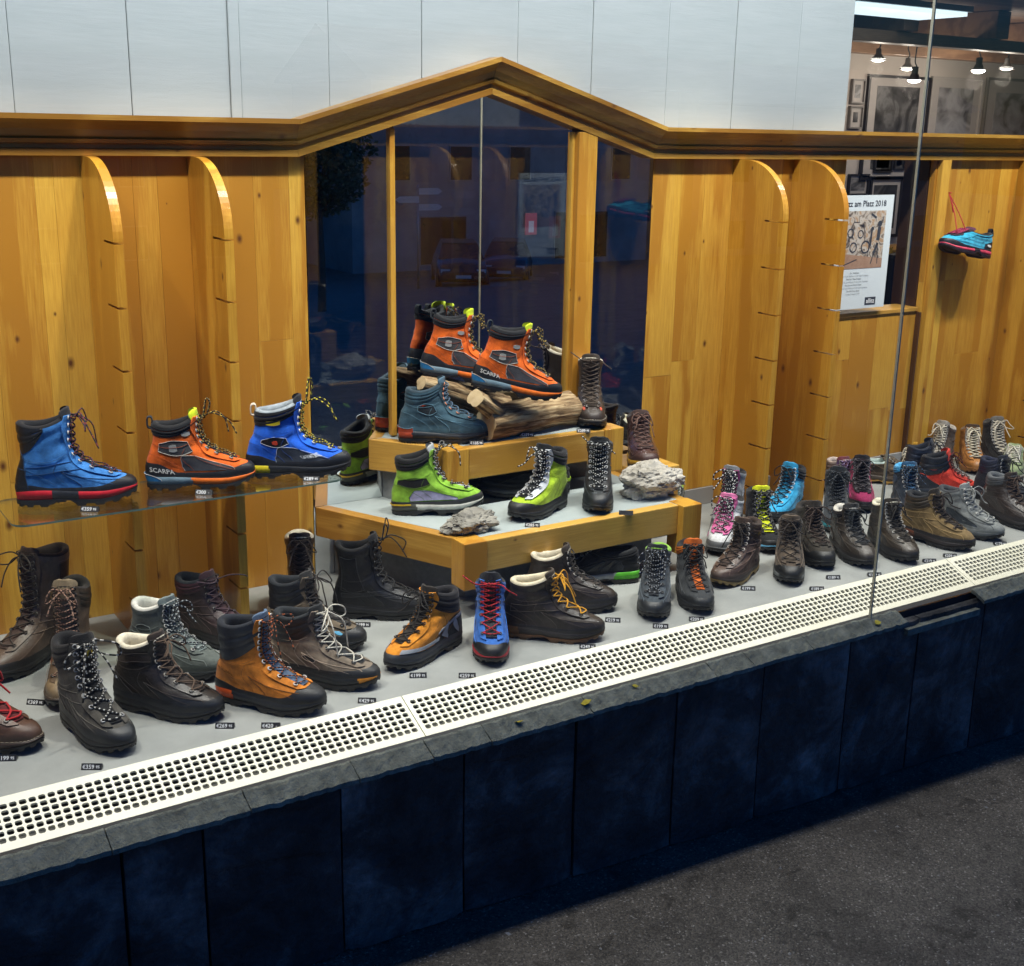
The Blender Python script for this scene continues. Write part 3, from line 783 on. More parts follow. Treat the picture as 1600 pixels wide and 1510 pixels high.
# convector grilles: plates with real holes, tilted towards the street
gy0, gz0, gy1, gz1 = 2.300, -.040, 2.422, .012
def grille(x0, x1, label):
    g = empty('floor_grille', (x0, gy0, gz0), 0, label, 'grille', 'convector grilles along the window')
    pitch = .0187; gap = .0026
    n = int((x1 - x0 - .016) / pitch); mx = (x1 - x0 - n * pitch) / 2
    ln = math.hypot(gy1 - gy0, gz1 - gz0); uy, uz = (gy1 - gy0) / ln, (gz1 - gz0) / ln
    rows, rp = 6, .0164; my = (ln - rows * rp) / 2
    T = lambda s, t, d=0.0: (s, t * uy + d * uz, t * uz - d * uy)     # d = depth below plate
    m = MB()
    def strip(s0, s1, t0, t1): m.add([T(s0, t0), T(s1, t0), T(s1, t1), T(s0, t1)], [(0, 1, 2, 3)])
    W = x1 - x0 - gap
    strip(0, W, 0, my); strip(0, W, ln - my, ln); strip(0, mx, my, ln - my); strip(mx + n * pitch, W, my, ln - my)
    h, r = .0071, .0028
    hv = .0062
    inner = [(-h + r, -hv), (h - r, -hv), (h, -hv + r), (h, hv - r), (h - r, hv), (-h + r, hv), (-h, hv - r), (-h, -hv + r)]
    for i in range(n):
        for j in range(rows):
            cx = mx + (i + .5) * pitch; cy = my + (j + .5) * rp; a, b = pitch / 2, rp / 2
            outer = [(-h + r, -b), (h - r, -b), (a, -hv + r), (a, hv - r), (h - r, b), (-h + r, b), (-a, hv - r), (-a, -hv + r)]
            co = [(a, -b), (a, b), (-a, b), (-a, -b)]
            V = [T(cx + p, cy + q) for p, q in inner] + [T(cx + p, cy + q) for p, q in outer] + [T(cx + p, cy + q, .006) for p, q in inner] + [T(cx + p, cy + q) for p, q in co]
            F = [(0, 8, 9, 1), (1, 9, 24, 10, 2), (2, 10, 11, 3), (3, 11, 25, 12, 4), (4, 12, 13, 5), (5, 13, 26, 14, 6), (6, 14, 15, 7), (7, 15, 27, 8, 0)]
            F += [(k, (k + 1) % 8, 16 + (k + 1) % 8, 16 + k) for k in range(8)]
            m.add(V, F)
    for s0 in (0, W): m.add([T(s0, 0), T(s0, ln), T(s0, ln, .014), T(s0, 0, .014)], [(0, 1, 2, 3)])
    m.add([T(0, 0), T(W, 0), T(W, 0, .010), T(0, 0, .010)], [(3, 2, 1, 0)])
    m.add([T(0, ln), T(W, ln), T(W, ln, .012), T(0, ln, .012)], [(0, 1, 2, 3)])
    m.build('perforated_plate', M_GRILLE, g)
    m = MB(); m.add([T(0, -.0005, .011), T(W, -.0005, .011), T(W, -.0005, .022), T(0, -.0005, .022), T(0, .03, .022), T(W, .03, .022)], [(3, 2, 1, 0), (3, 4, 5, 2)]); m.add([T(0, -.010, .010), T(W, -.010, .010), T(W, .001, .010), T(0, .001, .010)], [(0, 1, 2, 3)])
    m.build('edge_trim', M_ALU, g)
    m = MB(); m.add([T(0, .012, .022), T(W, .012, .022), T(W, .046, .016), T(0, .046, .016), T(0, .046, .03), T(W, .046, .03)], [(0, 1, 2, 3), (3, 2, 5, 4)])
    m.build('inner_bar', M_TROUGH, g)
grille(-.737, 1.263, 'cream convector grille, left run below the tall leather boots')
grille(1.263, 3.263, 'cream convector grille, middle run below the blue boot with red laces')
grille(3.263, 5.2, 'cream convector grille, far right run beyond the glass joint')
m = MB(); m.box(-1.0, 5.4, 2.296, 2.424, -.22, -.21); m.box(-1.0, 5.4, 2.418, 2.423, -.21, -.001); m.box(-1.0, 5.4, 2.292, 2.296, -.22, -.064)
meta(m.build('heating_trough', M_BLACK), kind='structure')
m = MB(); m.box(-1.0, 5.4, 2.226, 2.296, -.090, -.050); m.box(-1.0, 5.4, 2.2262, 2.236, -.0499, -.0125); meta(m.build('window_sill_profile', M_BLACK), kind='structure')

# window panes and the sealed joint
def pane(x0, x1, label):
    o = boxo('window_pane', M_GLASS, None, x0, x1, 2.2185, 2.2265, -.012, 2.42); return meta(o, label, 'window pane', 'shop window panes')
pane(-1.0, 2.6790, 'large clear shop window pane left of the sealed joint')
pane(2.6842, 5.6, 'clear shop window pane right of the sealed joint')
o = boxo('glass_joint', M_SEAL, None, 2.6792, 2.6840, 2.2182, 2.2268, -.012, 2.42, .0008); meta(o, 'beige silicone joint running up between two window panes', 'seal')

# ------------------------------------------------------------ panelled back wall
def panel_wall(name, x0, x1, z0, z1, label, widths, y=D, seed=0, mat=None):
    rg = random.Random(seed)
    g = empty(name, ((x0 + x1) / 2, y, z0), 0, label, 'wall')
    x = x0; k = 0; cx = (x0 + x1) / 2
    while x < x1 - .004:
        w = widths[k % len(widths)] * rg.uniform(.92, 1.08); k += 1
        if x + w > x1 - .03: w = x1 - x
        # each stave of a laminated board is one or two lengths
        cut = [z0, z1] if rg.random() < .55 else [z0, z0 + (z1 - z0) * rg.uniform(.3, .75), z1]
        for a_, b_ in zip(cut[:-1], cut[1:]):
            yo = rg.uniform(0, .0008)
            boxo('plank', mat or W_Z, g, x + .0002 - cx, x + w - .0002 - cx, yo, .025, a_ + .0002 - z0, b_ - .0002 - z0, .0006)
        x += w
    return g
panel_wall('panel_wall', -.9, 1.435, 0, 1.30, 'pine panel wall behind the boots left of the mirror', (.105, .07, .12, .045, .09), seed=3)
panel_wall('panel_wall', 2.69, 3.61, .066, 1.30, 'knotty pine panel wall right of the mirror behind two fins', (.13, .11, .15, .09), seed=8)
panel_wall('panel_wall', 3.611, 4.10, .066, .655, 'low pine panel below the opening with the poster', (.11, .14, .12), seed=11)
panel_wall('panel_wall', 4.10, 5.4, .0, 1.30, 'pine panel wall at the right edge carrying the hanging shoe', (.14, .12, .16), seed=14, y=D - .012)
for x0, x1, lab in ((2.69, 3.62, 'grey skirting under the knotty pine panel wall'), (3.622, 4.098, 'grey skirting under the low panel by the opening')):
    o = boxo('skirting', plain('skirting_grey', (.28, .28, .27), (.34, .34, .33), 8, .5), None, x0, x1, D - .008, D + .02, .001, .065, .001); meta(o, lab, 'skirting')
jb = empty('opening_jamb', (4.10, D, .655), 0, 'dark brown jamb post at the right of the poster opening', 'jamb')
boxo('post', W_DARK, jb, -.004, .075, .016, .14, 0, .645, .002)
boxo('lower_post', W_DARK, jb, -.010, -.0005, -.02, .004, -.65, -.002, .001)
o = boxo('edge_batten', W_Z, None, 4.112, 4.165, D - .034, D - .0125, 0, 1.26, .002); meta(o, 'narrow pine batten standing beside the dark jamb', 'batten')
o = boxo('sill_board', W_X, None, 3.612, 4.094, D - .006, D + .11, .656, .672, .002); meta(o, 'pine sill board under the opening with poster', 'sill')

# shelf fins with rounded tops and sawn slots
def fin(x, label, ztop=1.249, z0=0.001):
    yb, yf = D - .001, 3.058
    slots = [1.05 - .157 * k for k in range(7)]
    pts = [(yb, z0), (yf, z0)]
    for zc in sorted(slots):
        if zc < z0 + .05: continue
        dd = .088
        pts += [(yf, zc - .0028), (yf + dd, zc - .0028), (yf + dd, zc + .0032), (yf, zc + .0032)]
    cy, cz, ry, rz_ = 3.262, 1.062, 3.262 - yf, ztop - 1.062
    for k in range(0, 19):
        th = math.pi - k * math.pi / 2 / 18
        pts.append((cy + ry * math.cos(th), cz + rz_ * math.sin(th)))
    pts.append((yb, ztop))
    m = MB(); m.prism(pts, lambda p: (-.012, p[0] - D, p[1]), lambda p: (.012, p[0] - D, p[1]))
    o = m.build('shelf_fin', W_Y, None, (x + .012, D, 0), recalc=True)
    return meta(o, label, 'shelf support', 'slotted shelf fins on the back wall')
fin(.822, 'slotted pine fin at left, between blue and orange boots on the shelf')
fin(1.100, 'slotted pine fin between orange and bright blue boots on the shelf')
fin(3.045, 'slotted pine fin right of the mirror, nearer to it', z0=.001)
fin(3.335, 'slotted pine fin partly covering the poster', z0=.001)
fin(4.62, 'slotted pine fin cut off by the right picture edge')

# cornice that rises to a gable over the mirror
path = [(-1.0, 1.250), (1.405, 1.250), (2.032, 1.434), (2.662, 1.250), (5.5, 1.250)]
prof = [(0, -.06), (0, .034), (.016, .036), (.019, .028), (.029, .028), (.032, .043), (.041, .047), (.043, .041), (.050, .046), (.064, .054), (.078, .068), (.086, .078), (.087, .085), (.100, .086), (.1005, -.02)]
cn = empty('cornice', (2.0, D, 1.25), 0, 'moulded pine cornice rising to a gable over the mirror', 'cornice')
def miter(i):
    P = [Vector(p) for p in path]
    if i in (0, len(P) - 1): return Vector((0, 1))
    d0 = (P[i] - P[i - 1]).normalized(); d1 = (P[i + 1] - P[i]).normalized()
    n0 = Vector((-d0.y, d0.x)); n1 = Vector((-d1.y, d1.x)); mm = (n0 + n1).normalized()
    return mm / mm.dot(n0)
for i in range(len(path) - 1):
    cuts = [0, 1] if i in (1, 2) else [0, .55, 1] if i == 0 else [0, .45, 1]
    for c0, c1 in zip(cuts[:-1], cuts[1:]):
        m = MB(); ring = []
        A = Vector(path[i]); Bv = Vector(path[i + 1]); mA = miter(i); mB = miter(i + 1)
        cxm = (A.x + (Bv.x - A.x) * (c0 + c1) / 2)
        ang = math.atan2(Bv.y - A.y, Bv.x - A.x)
        for t, e in ((c0, .0003), (c1, -.0003)):
            row = []
            for h, p in prof:
                q0 = A + mA * h; q1 = Bv + mB * h; q = q0 + (q1 - q0) * t
                row.append((q.x + e - 2.0, -p, q.y - 1.25))
            ring.append(row)
        n = len(prof)
        m.add(ring[0] + ring[1], [(k, n + k, n + k + 1, k + 1) for k in range(n - 1)] + [tuple(range(n)), tuple(range(2 * n - 1, n - 1, -1))])
        m.build('moulding', W_CORN, cn, recalc=True)

# white boards above the cornice
wb = empty('white_board_wall', (2.0, D, 1.34), 0, 'white painted board wall above the cornice', 'wall')
bj = [-.9, -.48, -.19, .10, .39, .673, .96, 1.223, 1.253, 1.511, 1.803, 2.132, 2.41, 2.714, 3.008, 3.303, 3.567]
for i, (x0, x1) in enumerate(zip(bj[:-1], bj[1:])):
    yo = (.0, .002)[i % 2] if x1 - x0 > .1 else -.005
    zlo = 0
    m = MB(); c = (x0 + x1) / 2
    def zl_(x): return max(1.34, 1.34 + .184 * (1 - abs(x - 2.032) / .627)) - 1.34 if abs(x - 2.032) < .627 else 0.0
    xa, xb_ = x0 + .0006, x1 - .0006
    poly = [(xa, zl_(xa))] + ([(2.032, zl_(2.032))] if xa < 2.032 < xb_ else []) + ([(1.405, 0)] if xa < 1.405 < xb_ else []) + ([(2.659, 0)] if xa < 2.659 < xb_ else []) + [(xb_, zl_(xb_)), (xb_, 1.11), (xa, 1.11)]
    m.prism(poly, lambda p: (p[0] - c, .0, p[1]), lambda p: (p[0] - c, .012, p[1]))
    m.build('board', M_WHITE, wb, (c - 2.0, .004 + yo - .02, 0), recalc=True, bevel=.0025)
boxo('backing', M_WHITE, wb, -2.9, 1.56, -.006, .012, .20, 1.11)

# mirror bay: four silvered panes, posts between
def gz(x): return 1.25 + .184 * (1 - abs(x - 2.032) / .627) + .03
mr = empty('mirror', (2.06, D, 0), 0, 'tall gabled mirror in the back wall reflecting the dark street', 'mirror')
for x0, x1 in ((1.437, 1.700), (1.716, 2.352), (2.432, 2.688)):
    poly = [(x0, .001), (x1, .001), (x1, gz(x1))] + ([(2.032, gz(2.032))] if x0 < 2.032 < x1 else []) + [(x0, gz(x0))]
    m = MB(); m.prism(poly, lambda p: (p[0] - 2.06, 0, p[1]), lambda p: (p[0] - 2.06, .006, p[1]))
    m.build('mirror_pane', M_MIRROR, mr, recalc=True)
boxo('post', W_Z, mr, -.3615, -.3445, -.012, .02, .416, 1.33, .0015)
boxo('post', W_Z, mr, .300, .372, -.032, .02, .416, 1.33, .002)
boxo('post_bead', W_Z, mr, .290, .2995, -.010, .02, .416, 1.33, .001)

# ------------------------------------------------------------ two-tier podium
def podium(name, label, top, pts, beamh, post0, postf, y_front, xr, leg):
    """pts: plan corners wall-left, front-left, front-right ; beams run round the front"""
    (xl, yl), (xf, yf), (xe, ye) = pts
    g = empty(name, (xf, yf, top), 0, label, 'podium', 'stepped podium tiers')
    o3 = lambda x, y: (x - xf, y - yf)
    # top sheet
    m = MB(); poly = [o3(xl + .03, D - .001), o3(xf + .07, yf + .03), o3(xe - .03, ye + .03), o3(xe - .03, D - .001)]
    m.prism(poly, lambda p: (p[0], p[1], -.012), lambda p: (p[0], p[1], -.0025))
    m.build('top_sheet', M_TIERTOP, g, recalc=True)
    pw_ = .074
    # corner posts
    boxo('corner_post', W_Z, g, 0, pw_, 0, pw_, -(beamh + leg), 0, .003)
    boxo('end_post', W_Z, g, xe - xf - pw_, xe - xf, ye - yf, ye - yf + pw_, -(beamh + leg * 1.5), 0, .003)
    # front beam
    boxo('beam', W_X, g, pw_ + .0006, xe - xf - pw_ - .0006, .004, .044, -beamh, -.002, .003)
    # side beam back to the wall on the right
    m = MB(); m.box(-(D - ye - pw_ - .004) / 2, (D - ye - pw_ - .004) / 2, -.018, .018, -beamh / 2, beamh / 2)
    o = m.build('beam', W_X, g, (xe - xf - .02, (ye - yf) + pw_ + (D - ye - pw_) / 2, -beamh / 2 - .002), bevel=.003); o.rotation_euler = (0, 0, R(90))
    # diagonal beam on the left
    a0 = Vector((0.002, pw_ - .004)); b0 = Vector((xl - xf, D - .002 - yf))
    dd = b0 - a0; ln = dd.length; an = math.atan2(dd.y, dd.x); nn = Vector((-dd.y, dd.x)).normalized()      # nn points left/front
    w = .038
    q = [a0, b0 + Vector((0, 0)), Vector((b0.x + w / abs(math.sin(an)), b0.y)), a0 - nn * (-w if nn.x > 0 else w)]
    mid = (a0 + b0) / 2
    rot = lambda v: ((v - mid).x * math.cos(-an) - (v - mid).y * math.sin(-an), (v - mid).x * math.sin(-an) + (v - mid).y * math.cos(-an))
    poly = [rot(v) for v in q]
    m = MB(); m.prism(poly, lambda p: (p[0], p[1], -beamh), lambda p: (p[0], p[1], -.002))
    o = m.build('beam', W_X, g, (mid.x, mid.y, 0), bevel=.0025, recalc=True); o.rotation_euler = (0, 0, an)
    # grey felt box carrying the tier
    return g
p2 = podium('podium_tier', 'wide lower podium tier with pine beams and grey top', .224, ((1.441, D), (1.652, 2.786), (2.499, 2.765)), .094, 0, 0, 0, 0, .045)
p1 = podium('podium_tier', 'small upper podium tier with pine beams carrying the logs', .414, ((1.622, D), (1.757, 3.066), (2.414, 3.066)), .098, 0, 0, 0, 0, .03)
def carrier(x0, x1, y0, ydiag, z0, z1, label):
    m = MB(); cx = (x0 + x1) / 2
    poly = [(x0 + .0, D - .002), (ydiag[0], ydiag[1]), (x1, y0), (x1, D - .002)]
    m.prism(poly, lambda p: (p[0] - cx, p[1] - D, 0), lambda p: (p[0] - cx, p[1] - D, z1 - z0))
    o = m.build('podium_box', M_PLINTH, None, (cx, D, z0), recalc=True); return meta(o, label, 'box')
carrier(1.50, 2.44, 2.93, (1.74, 2.93), .001, .128, 'grey felt box under the lower podium tier')
carrier(1.668, 1.84, 3.16, (1.73, 3.16), .2225, .314, 'grey felt box under the upper podium tier')
o = boxo('podium_prop', W_DARK, None, 2.28, 2.37, 3.20, D - .003, .2225, .314, .002); meta(o, 'dark prop block hidden under the upper tier', 'block')

# glass shelf
m = MB()
pts = []
x0, x1, y0, y1, r = .507, 1.352, 2.905, 3.145, .035
for cx, cy, a0 in ((x0 + r, y0 + r, 180), (x1 - r, y0 + r, 270), (x1 - r, y1 - r, 0), (x0 + r, y1 - r, 90)):
    for k in range(7): th = R(a0 + 15 * k); pts.append((cx + r * math.cos(th), cy + r * math.sin(th)))
m.prism(pts, lambda p: (p[0] - .93, p[1] - 3.0, -.005), lambda p: (p[0] - .93, p[1] - 3.0, 0))
sedge = plain('glass_edge', (.10, .16, .13), (.16, .24, .20), 20, .15, .02, .0005)
n = len(pts)
o = m.build('glass_shelf', [M_SHELF, sedge], None, (.93, 3.0, .4253))
for p in o.data.polygons:
    if len(p.vertices) == 4: p.material_index = 1
meta(o, 'clear glass shelf holding blue and orange boots', 'shelf')

# grit and crumbs on the pavement
m = MB(); rg = random.Random(12)
for k in range(420):
    x, y = rg.uniform(.9, 4.6), rg.uniform(.2, 2.1)
    s_ = rg.choice((.0015, .002, .0025, .004)) * rg.uniform(.7, 1.3); z = ground_z(x, y)
    a = rg.uniform(0, 6.28); ca, sa = math.cos(a) * s_, math.sin(a) * s_; e = rg.uniform(.8, 2.2)
    m.add([(x + ca * e, y + sa * e, z), (x - sa, y + ca, z), (x - ca * e, y - sa * e, z), (x + sa, y - ca, z), (x, y, z + s_ * .9)], [(0, 1, 4), (1, 2, 4), (2, 3, 4), (3, 0, 4)])
meta(m.build('grit', plain('grit_stone', (.12, .115, .105), (.42, .40, .36), 30, .8)), 'pale grit and crumbs scattered over the dark pavement', 'grit', kind='stuff')
# ------------------------------------------------------------ the boots
SH = .4255
def P_side(col, kd='fabric', x0=.34, x1=.74, zb=.044, zt=.078, off=.0012, nm='side_panel'):
    return (nm, col, kd, (x0, x0 + (x1 - x0) * .3, x0 + (x1 - x0) * .65, x1), (zb, zb, zb, zb - .002), (zb + .012, zt, zt - .002, zb + .004), off)
def P_heel(col, kd='suede', zt=.085, off=.0014, x1=.26): return ('heel_counter', col, kd, (0.0, .10, x1), (.035, .035, .035), (zt, zt * .92, .05), off)
def P_ank(col, kd='fabric', x0=.28, x1=.62, zb=.098, zt=.128, off=.0012): return ('ankle_panel', col, kd, (x0, (x0 + x1) / 2, x1), (zb + .012, zb, zb + .010), (zt - .008, zt, zt - .004), off)
def P_band(col, kd='leather', zb=.084, zt=.102, off=.0016): return ('ankle_strap', col, kd, (.12, .35, .6, .86), (zb - .004, zb, zb + .006, zb + .006), (zt - .002, zt, zt + .006, zt + .008), off)
def P_vamp(col, kd='leather', off=.0010, x0=.56, x1=.93): return ('vamp_overlay', col, kd, (x0, (x0 + x1) / 2, x1), (.04, .04, .04), (.088, .066, .056), off)
def P_logo(col, x0=.22, x1=.36, zb=.112, zt=.124, off=.0022): return ('logo_patch', col, 'gloss', (x0, (x0 + x1) / 2, x1), (zb + .002, zb, zb + .003), (zt - .003, zt, zt - .001), off)
SEAM = lambda col, kd='leather': [P_heel(col, kd, .074), P_vamp(col, kd), P_band(col, kd)]

def orange_charmoz(**kw):
    a = dict(up='#e5651a', upk='suede', rand='#17181a', rh=(.058, .046, .072), mid='#e8701c', sole2=('#6f8794', (0, .42)), lin='#1b1c1e', cuff='#16171a', cuffh=.022, ton='#20201f', ton2='#c3d622', tongue_up=.015, face='#e5651a', lace=('#1b1b1a', '#a58a3c'), ne=8, H=.160, Hf=.166,
             panels=(P_ank('#454547', 'fabric', .14, .70, .092, .132), P_side('#4a4a4e', 'fabric', .36, .82, .05, .092), ('heel_cup', '#2c7fb8', 'rubber', (0, .06, .13), (.026, .026, .026), (.044, .040, .03), .0062), P_logo('#a4a6a2', .32, .46, .102, .122), P_logo('#9a9c98', .62, .80, .142, .154)), tab='#20252a', lean=.12, pipec='#b9b3a8')
    a.update(kw); return boot(**a)
bluep = (P_ank('#15171c', 'leather', .18, .62, .086, .114), P_side('#3a404b', 'fabric', .28, .80, .044, .086), P_logo('#c9452c', .36, .45, .093, .104, .0030), P_logo('#c9b62a', .24, .55, .146, .160, .0026))

# on the glass shelf
boot((.545, 3.080), (.826, 2.998), SH, 'blue leather mountain boot with red sole at the left end of the glass shelf', H=.196, Hf=.204, up='#3d7fc6', upk='suede', rand='#141518', rh=(.060, .046, .056), mid='#c41f2b', sole2=('#23252a', (.30, .52)), lin='#15161a', cuff='#15161a', cuffk='leather', cuffh=.06, cuffA=.25, ton='#1c1d22', lace=('#20202c', '#6e2733'), ne=9, eye='#b9b9b9', bow=1, bowlen=1.3, soleH=.040, W=.05, lean=.05, panels=(P_band('#3877bb', 'suede'), P_vamp('#3a7abf', 'suede'), ('heel_strip', '#141518', 'leather', (0, .05, .11), (.04, .04, .04), (.14, .125, .09), .0018)), seed=1)
orange_charmoz(heel=(.866, 3.070), toe=(1.128, 2.985), z=SH, label='orange and grey mountain boot with lime lining in the middle of the glass shelf', Hf=.172, L=.276, bow=2, seed=2, text=[('SCARPA', '#d9d9d4', .017, .15, .052, -1, -.12)], H=.164)
boot((1.130, 3.055), (1.392, 2.958), SH, 'bright blue boot with yellow heel at the right end of the glass shelf', L=.28, H=.172, Hf=.186, up='#1f62d6', upk='suede', rand='#121419', rh=(.060, .046, .064), mid='#15171b', sole2=('#e3cf1f', (0, .22)), lin='#8b949b', cuff='#14151a', cuffh=.03, ton='#202228', lace=('#1b1b1a', '#cdbf3a'), ne=8, eye='#c9c9c9', bow=2, bowlen=1.35, panels=bluep, tab='#cfc4b4', lean=.16, pipec='#a8b0ba', seed=3, text=[('GARMONT', '#e8ecef', .0125, .66, .0600, -1, .06)])

# left floor group
boot((.66, 3.17), (.445, 3.03), 0, 'tall dark brown leather boot cut by the left picture edge', H=.262, Hf=.268, dip=.004, up='#5b4a3f', rand='#211f1e', rh=(.050, .046, .05), mid='#201f1e', lin='#2b211c', ton='#4b3a33', lace=('#3a322c', '#3a322c'), ne=12, eye='#4a4440', bow=1, bowlen=1.4, lean=-.02, W=.051, panels=(P_heel('#4a3b33', 'leather', .12), P_band('#54443a'), ('shaft_panel', '#2c2320', 'leather', (0.03, .25, .5), (.11, .12, .13), (.255, .252, .255), .0012)), seed=4)
boot((.655, 3.00), (.545, 2.79), 0, 'tall two-tone brown boot with round tan toe behind the grey lattice-laced boot', L=.265, H=.232, Hf=.236, up='#57483a', rand='#7d6a50', rh=(.066, .036, .04), mid='#3a3029', lin='#241f1b', ton='#83735a', cuff='#33291f', cuffk='leather', cuffh=.05, lace=('#8a6a58', '#3c2f28'), ne=13, eye='#2d2723', bow=1, welt='#8d7f6c', lean=-.02, panels=(P_band('#6b2426', 'leather', .07, .084),), seed=5)
boot((.29, 2.83), (.452, 2.60), 0, 'brown welted boot with red laces cut off at the lower left edge', H=.15, up='#553a2c', rand='#4c3528', rh=(.06, .038, .04), mid='#33241c', lin='#2a211d', ton='#5a1c1c', lace=('#b01e22', '#b01e22'), laceR=.0028, ne=7, welt='#b5a68f', eye='#99938a', seed=6)
boot((.558, 2.760), (.612, 2.480), 0, 'charcoal boot with black and white laces and a yellow mountain badge', H=.196, Hf=.204, up='#48453f', upk='suede', rand='#1d2023', rh=(.060, .050, .05), mid='#1b1d1f', lin='#131315', cuff='#131416', cuffh=.05, ton='#141416', lace=('#191919', '#b9b7b0'), laceR=.0025, ne=9, eye='#9b9b9b', bow=1, bowlen=1.5, lean=.02, panels=SEAM('#433f3a', 'suede'), seed=7,
     extra=lambda r, s: (lambda m: (patch(m, s, np.array([[.462, .48, .5], [.462, .48, .5]]), np.array([[.190] * 3, [.212] * 3]), .0075, .002, 0), m.add([s.P(.466, .192, .0082), s.P(.498, .192, .0082), s.P(.482, .207, .0082)], [(0, 1, 2)], 1), m.build('badge', [surf('#d8b21c', 'gloss'), surf('#15161a', 'gloss')], r)))(MB()))
boot((.672, 2.765), (.850, 2.535), 0, 'black oiled leather boot with cream lining and tan laces in the front row', H=.165, Hf=.172, up='#2b2521', rand='#191c20', rh=(.055, .05, .052), mid='#15171a', lin='#d9d0ba', ton='#3a302a', lace=('#5e4c3e', '#5e4c3e'), ne=8, eye='#8a857c', bow=1, panels=(P_heel('#1c1a1a', 'leather', .10), P_vamp('#23262a'), P_band('#3a302a', 'leather', .13, .15)), W=.052, seed=8)
boot((.775, 2.985), (.922, 2.745), 0, 'grey green leather boot with white lining behind the black oiled boot', H=.165, Hf=.17, up='#59605c', upk='suede', rand='#3d4440', rh=(.048, .04, .042), mid='#23292a', lin='#d6d4ca', ton='#6f7a78', lace=('#22252a', '#9aa0a0'), ne=9, eye='#a9a9a4', bow=1, panels=SEAM('#545b57', 'suede') + [P_ank('#4c5350', 'leather')], seed=9)
boot((.928, 3.10), (1.075, 2.87), 0, 'dark plum brown boot with a stray lace standing up by the fin', L=.275, H=.165, up='#3d302f', rand='#1f1d1e', rh=(.05, .04, .05), mid='#1c1a1b', lin='#23262c', cuff='#4a2c33', cuffk='leather', cuffh=.03, ton='#4a3238', lace=('#43323a', '#43323a'), ne=7, eye='#3c3836', bow=3, bowlen=1.1, panels=SEAM('#372c2b'), seed=10)
boot((.892, 2.672), (1.066, 2.448), 0, 'orange tan tall mountain boot with black cuff in the front row', H=.196, Hf=.206, up='#cf7d28', upk='suede', rand='#17191c', rh=(.066, .046, .058), mid='#22252a', sole2=('#d8561c', (0, .24)), lin='#20242c', cuff='#1d2430', cuffk='leather', cuffh=.075, ton='#54677f', lace=('#22191a', '#a4552c'), laceR=.0019, ne=10, eye='#c4c4c0', bow=1, bowlen=1.3, panels=(P_vamp('#cc7a26', 'suede'),), lean=.08, soleH=.038, W=.05, seed=11, text=[('SCARPA', '#6b4415', .013, .24, .088, -1, -.25)])
boot((1.045, 2.745), (1.243, 2.500), 0, 'taupe leather boot with long white laces and orange toe edge', L=.30, H=.165, Hf=.175, up='#7a6e60', upk='suede', rand='#1b1e20', rh=(.056, .05, .05), mid='#191c1e', sole2=('#d98a1c', (.88, 1.0)), lin='#22262a', cuff='#1f2226', cuffk='leather', cuffh=.055, ton='#2a2c2e', lace=('#c9c5b8', '#c9c5b8'), laceR=.0020, ne=9, eye='#23262a', bow=1, bowlen=1.6, panels=(P_heel('#6f6458', 'suede', .07), ('cut_out', '#1d2023', 'leather', (.52, .58, .66), (.070, .066, .072), (.078, .082, .084), .0016), P_vamp('#766b5d', 'suede')), W=.053, soleH=.04, seed=12)
boot((1.12, 2.935), (1.315, 2.735), 0, 'brown boot with black padded collar and black toe behind the white-laced boot', L=.28, H=.172, Hf=.18, up='#6a5e4e', upk='suede', rand='#212325', rh=(.060, .04, .045), mid='#1d1f20', lin='#1d2126', cuff='#1c1f24', cuffk='leather', cuffh=.06, ton='#2c2c2c', lace=('#2c2826', '#2c2826'), ne=8, eye='#1f2022', bow=1, bowlen=1.4, seed=13, panels=(P_band('#5c5144', 'suede'), P_logo('#6fb8dd', .80, .86, .050, .060)))
boot((1.33, 3.19), (1.235, 2.945), 0, 'dark brown laced boot standing against the wall behind the padded collar boot', L=.27, H=.20, Hf=.205, up='#352a24', rand='#221d1a', rh=(.05, .04, .04), mid='#1d1917', lin='#c6bda8', ton='#362b25', lace=('#463a33', '#463a33'), ne=11, eye='#2a2422', bow=1, seed=14)
boot((1.355, 3.005), (1.572, 2.865), 0, 'tall all black boot standing in front of the grey podium box', L=.27, H=.205, Hf=.212, dip=.01, up='#17181a', rand='#131416', rh=(.046, .04, .046), mid='#121315', out='#0e0f10', lin='#101012', ton='#17181a', lace=('#1d1d1d', '#1d1d1d'), ne=9, eye='#1d1e20', eyek='rubber', bow=2, bowlen=1.0, panels=(P_vamp('#222428', 'fabric'), ('shaft_panel', '#101114', 'fabric', (.12, .3, .52), (.085, .08, .09), (.185, .18, .185), .0012), P_band('#1e2023', 'leather', .068, .078)), lean=.02, seed=15)

# front row centre
boot((1.575, 2.675), (1.300, 2.590), 0, 'orange suede boot with grey lattice heel pointing left', H=.150, Hf=.16, up='#cf8424', upk='suede', rand='#33363a', rh=(.050, .042, .044), mid='#2b2e33', lin='#1c1c20', cuff='#15161a', cuffh=.045, ton='#2b2621', lace=('#201d1b', '#201d1b'), ne=8, eye='#2e2b28', bow=1, panels=(('heel_shell', '#17191d', 'fabric', (0.02, .25, .5), (.04, .04, .04), (.10, .098, .07), .0012), ('lattice', '#8a8f96', 'rubber', (.02, .25, .52), (.088, .084, .066), (.096, .092, .074), .0026), ('lattice', '#8a8f96', 'rubber', (.30, .36, .42), (.042, .05, .058), (.05, .072, .09), .0030), ('lattice', '#8a8f96', 'rubber', (.12, .2, .28), (.042, .06, .076), (.054, .078, .092), .0032), ('lattice', '#9aa0a6', 'rubber', (.45, .7, .95), (.048, .046, .050), (.056, .054, .057), .0034)), seed=16)
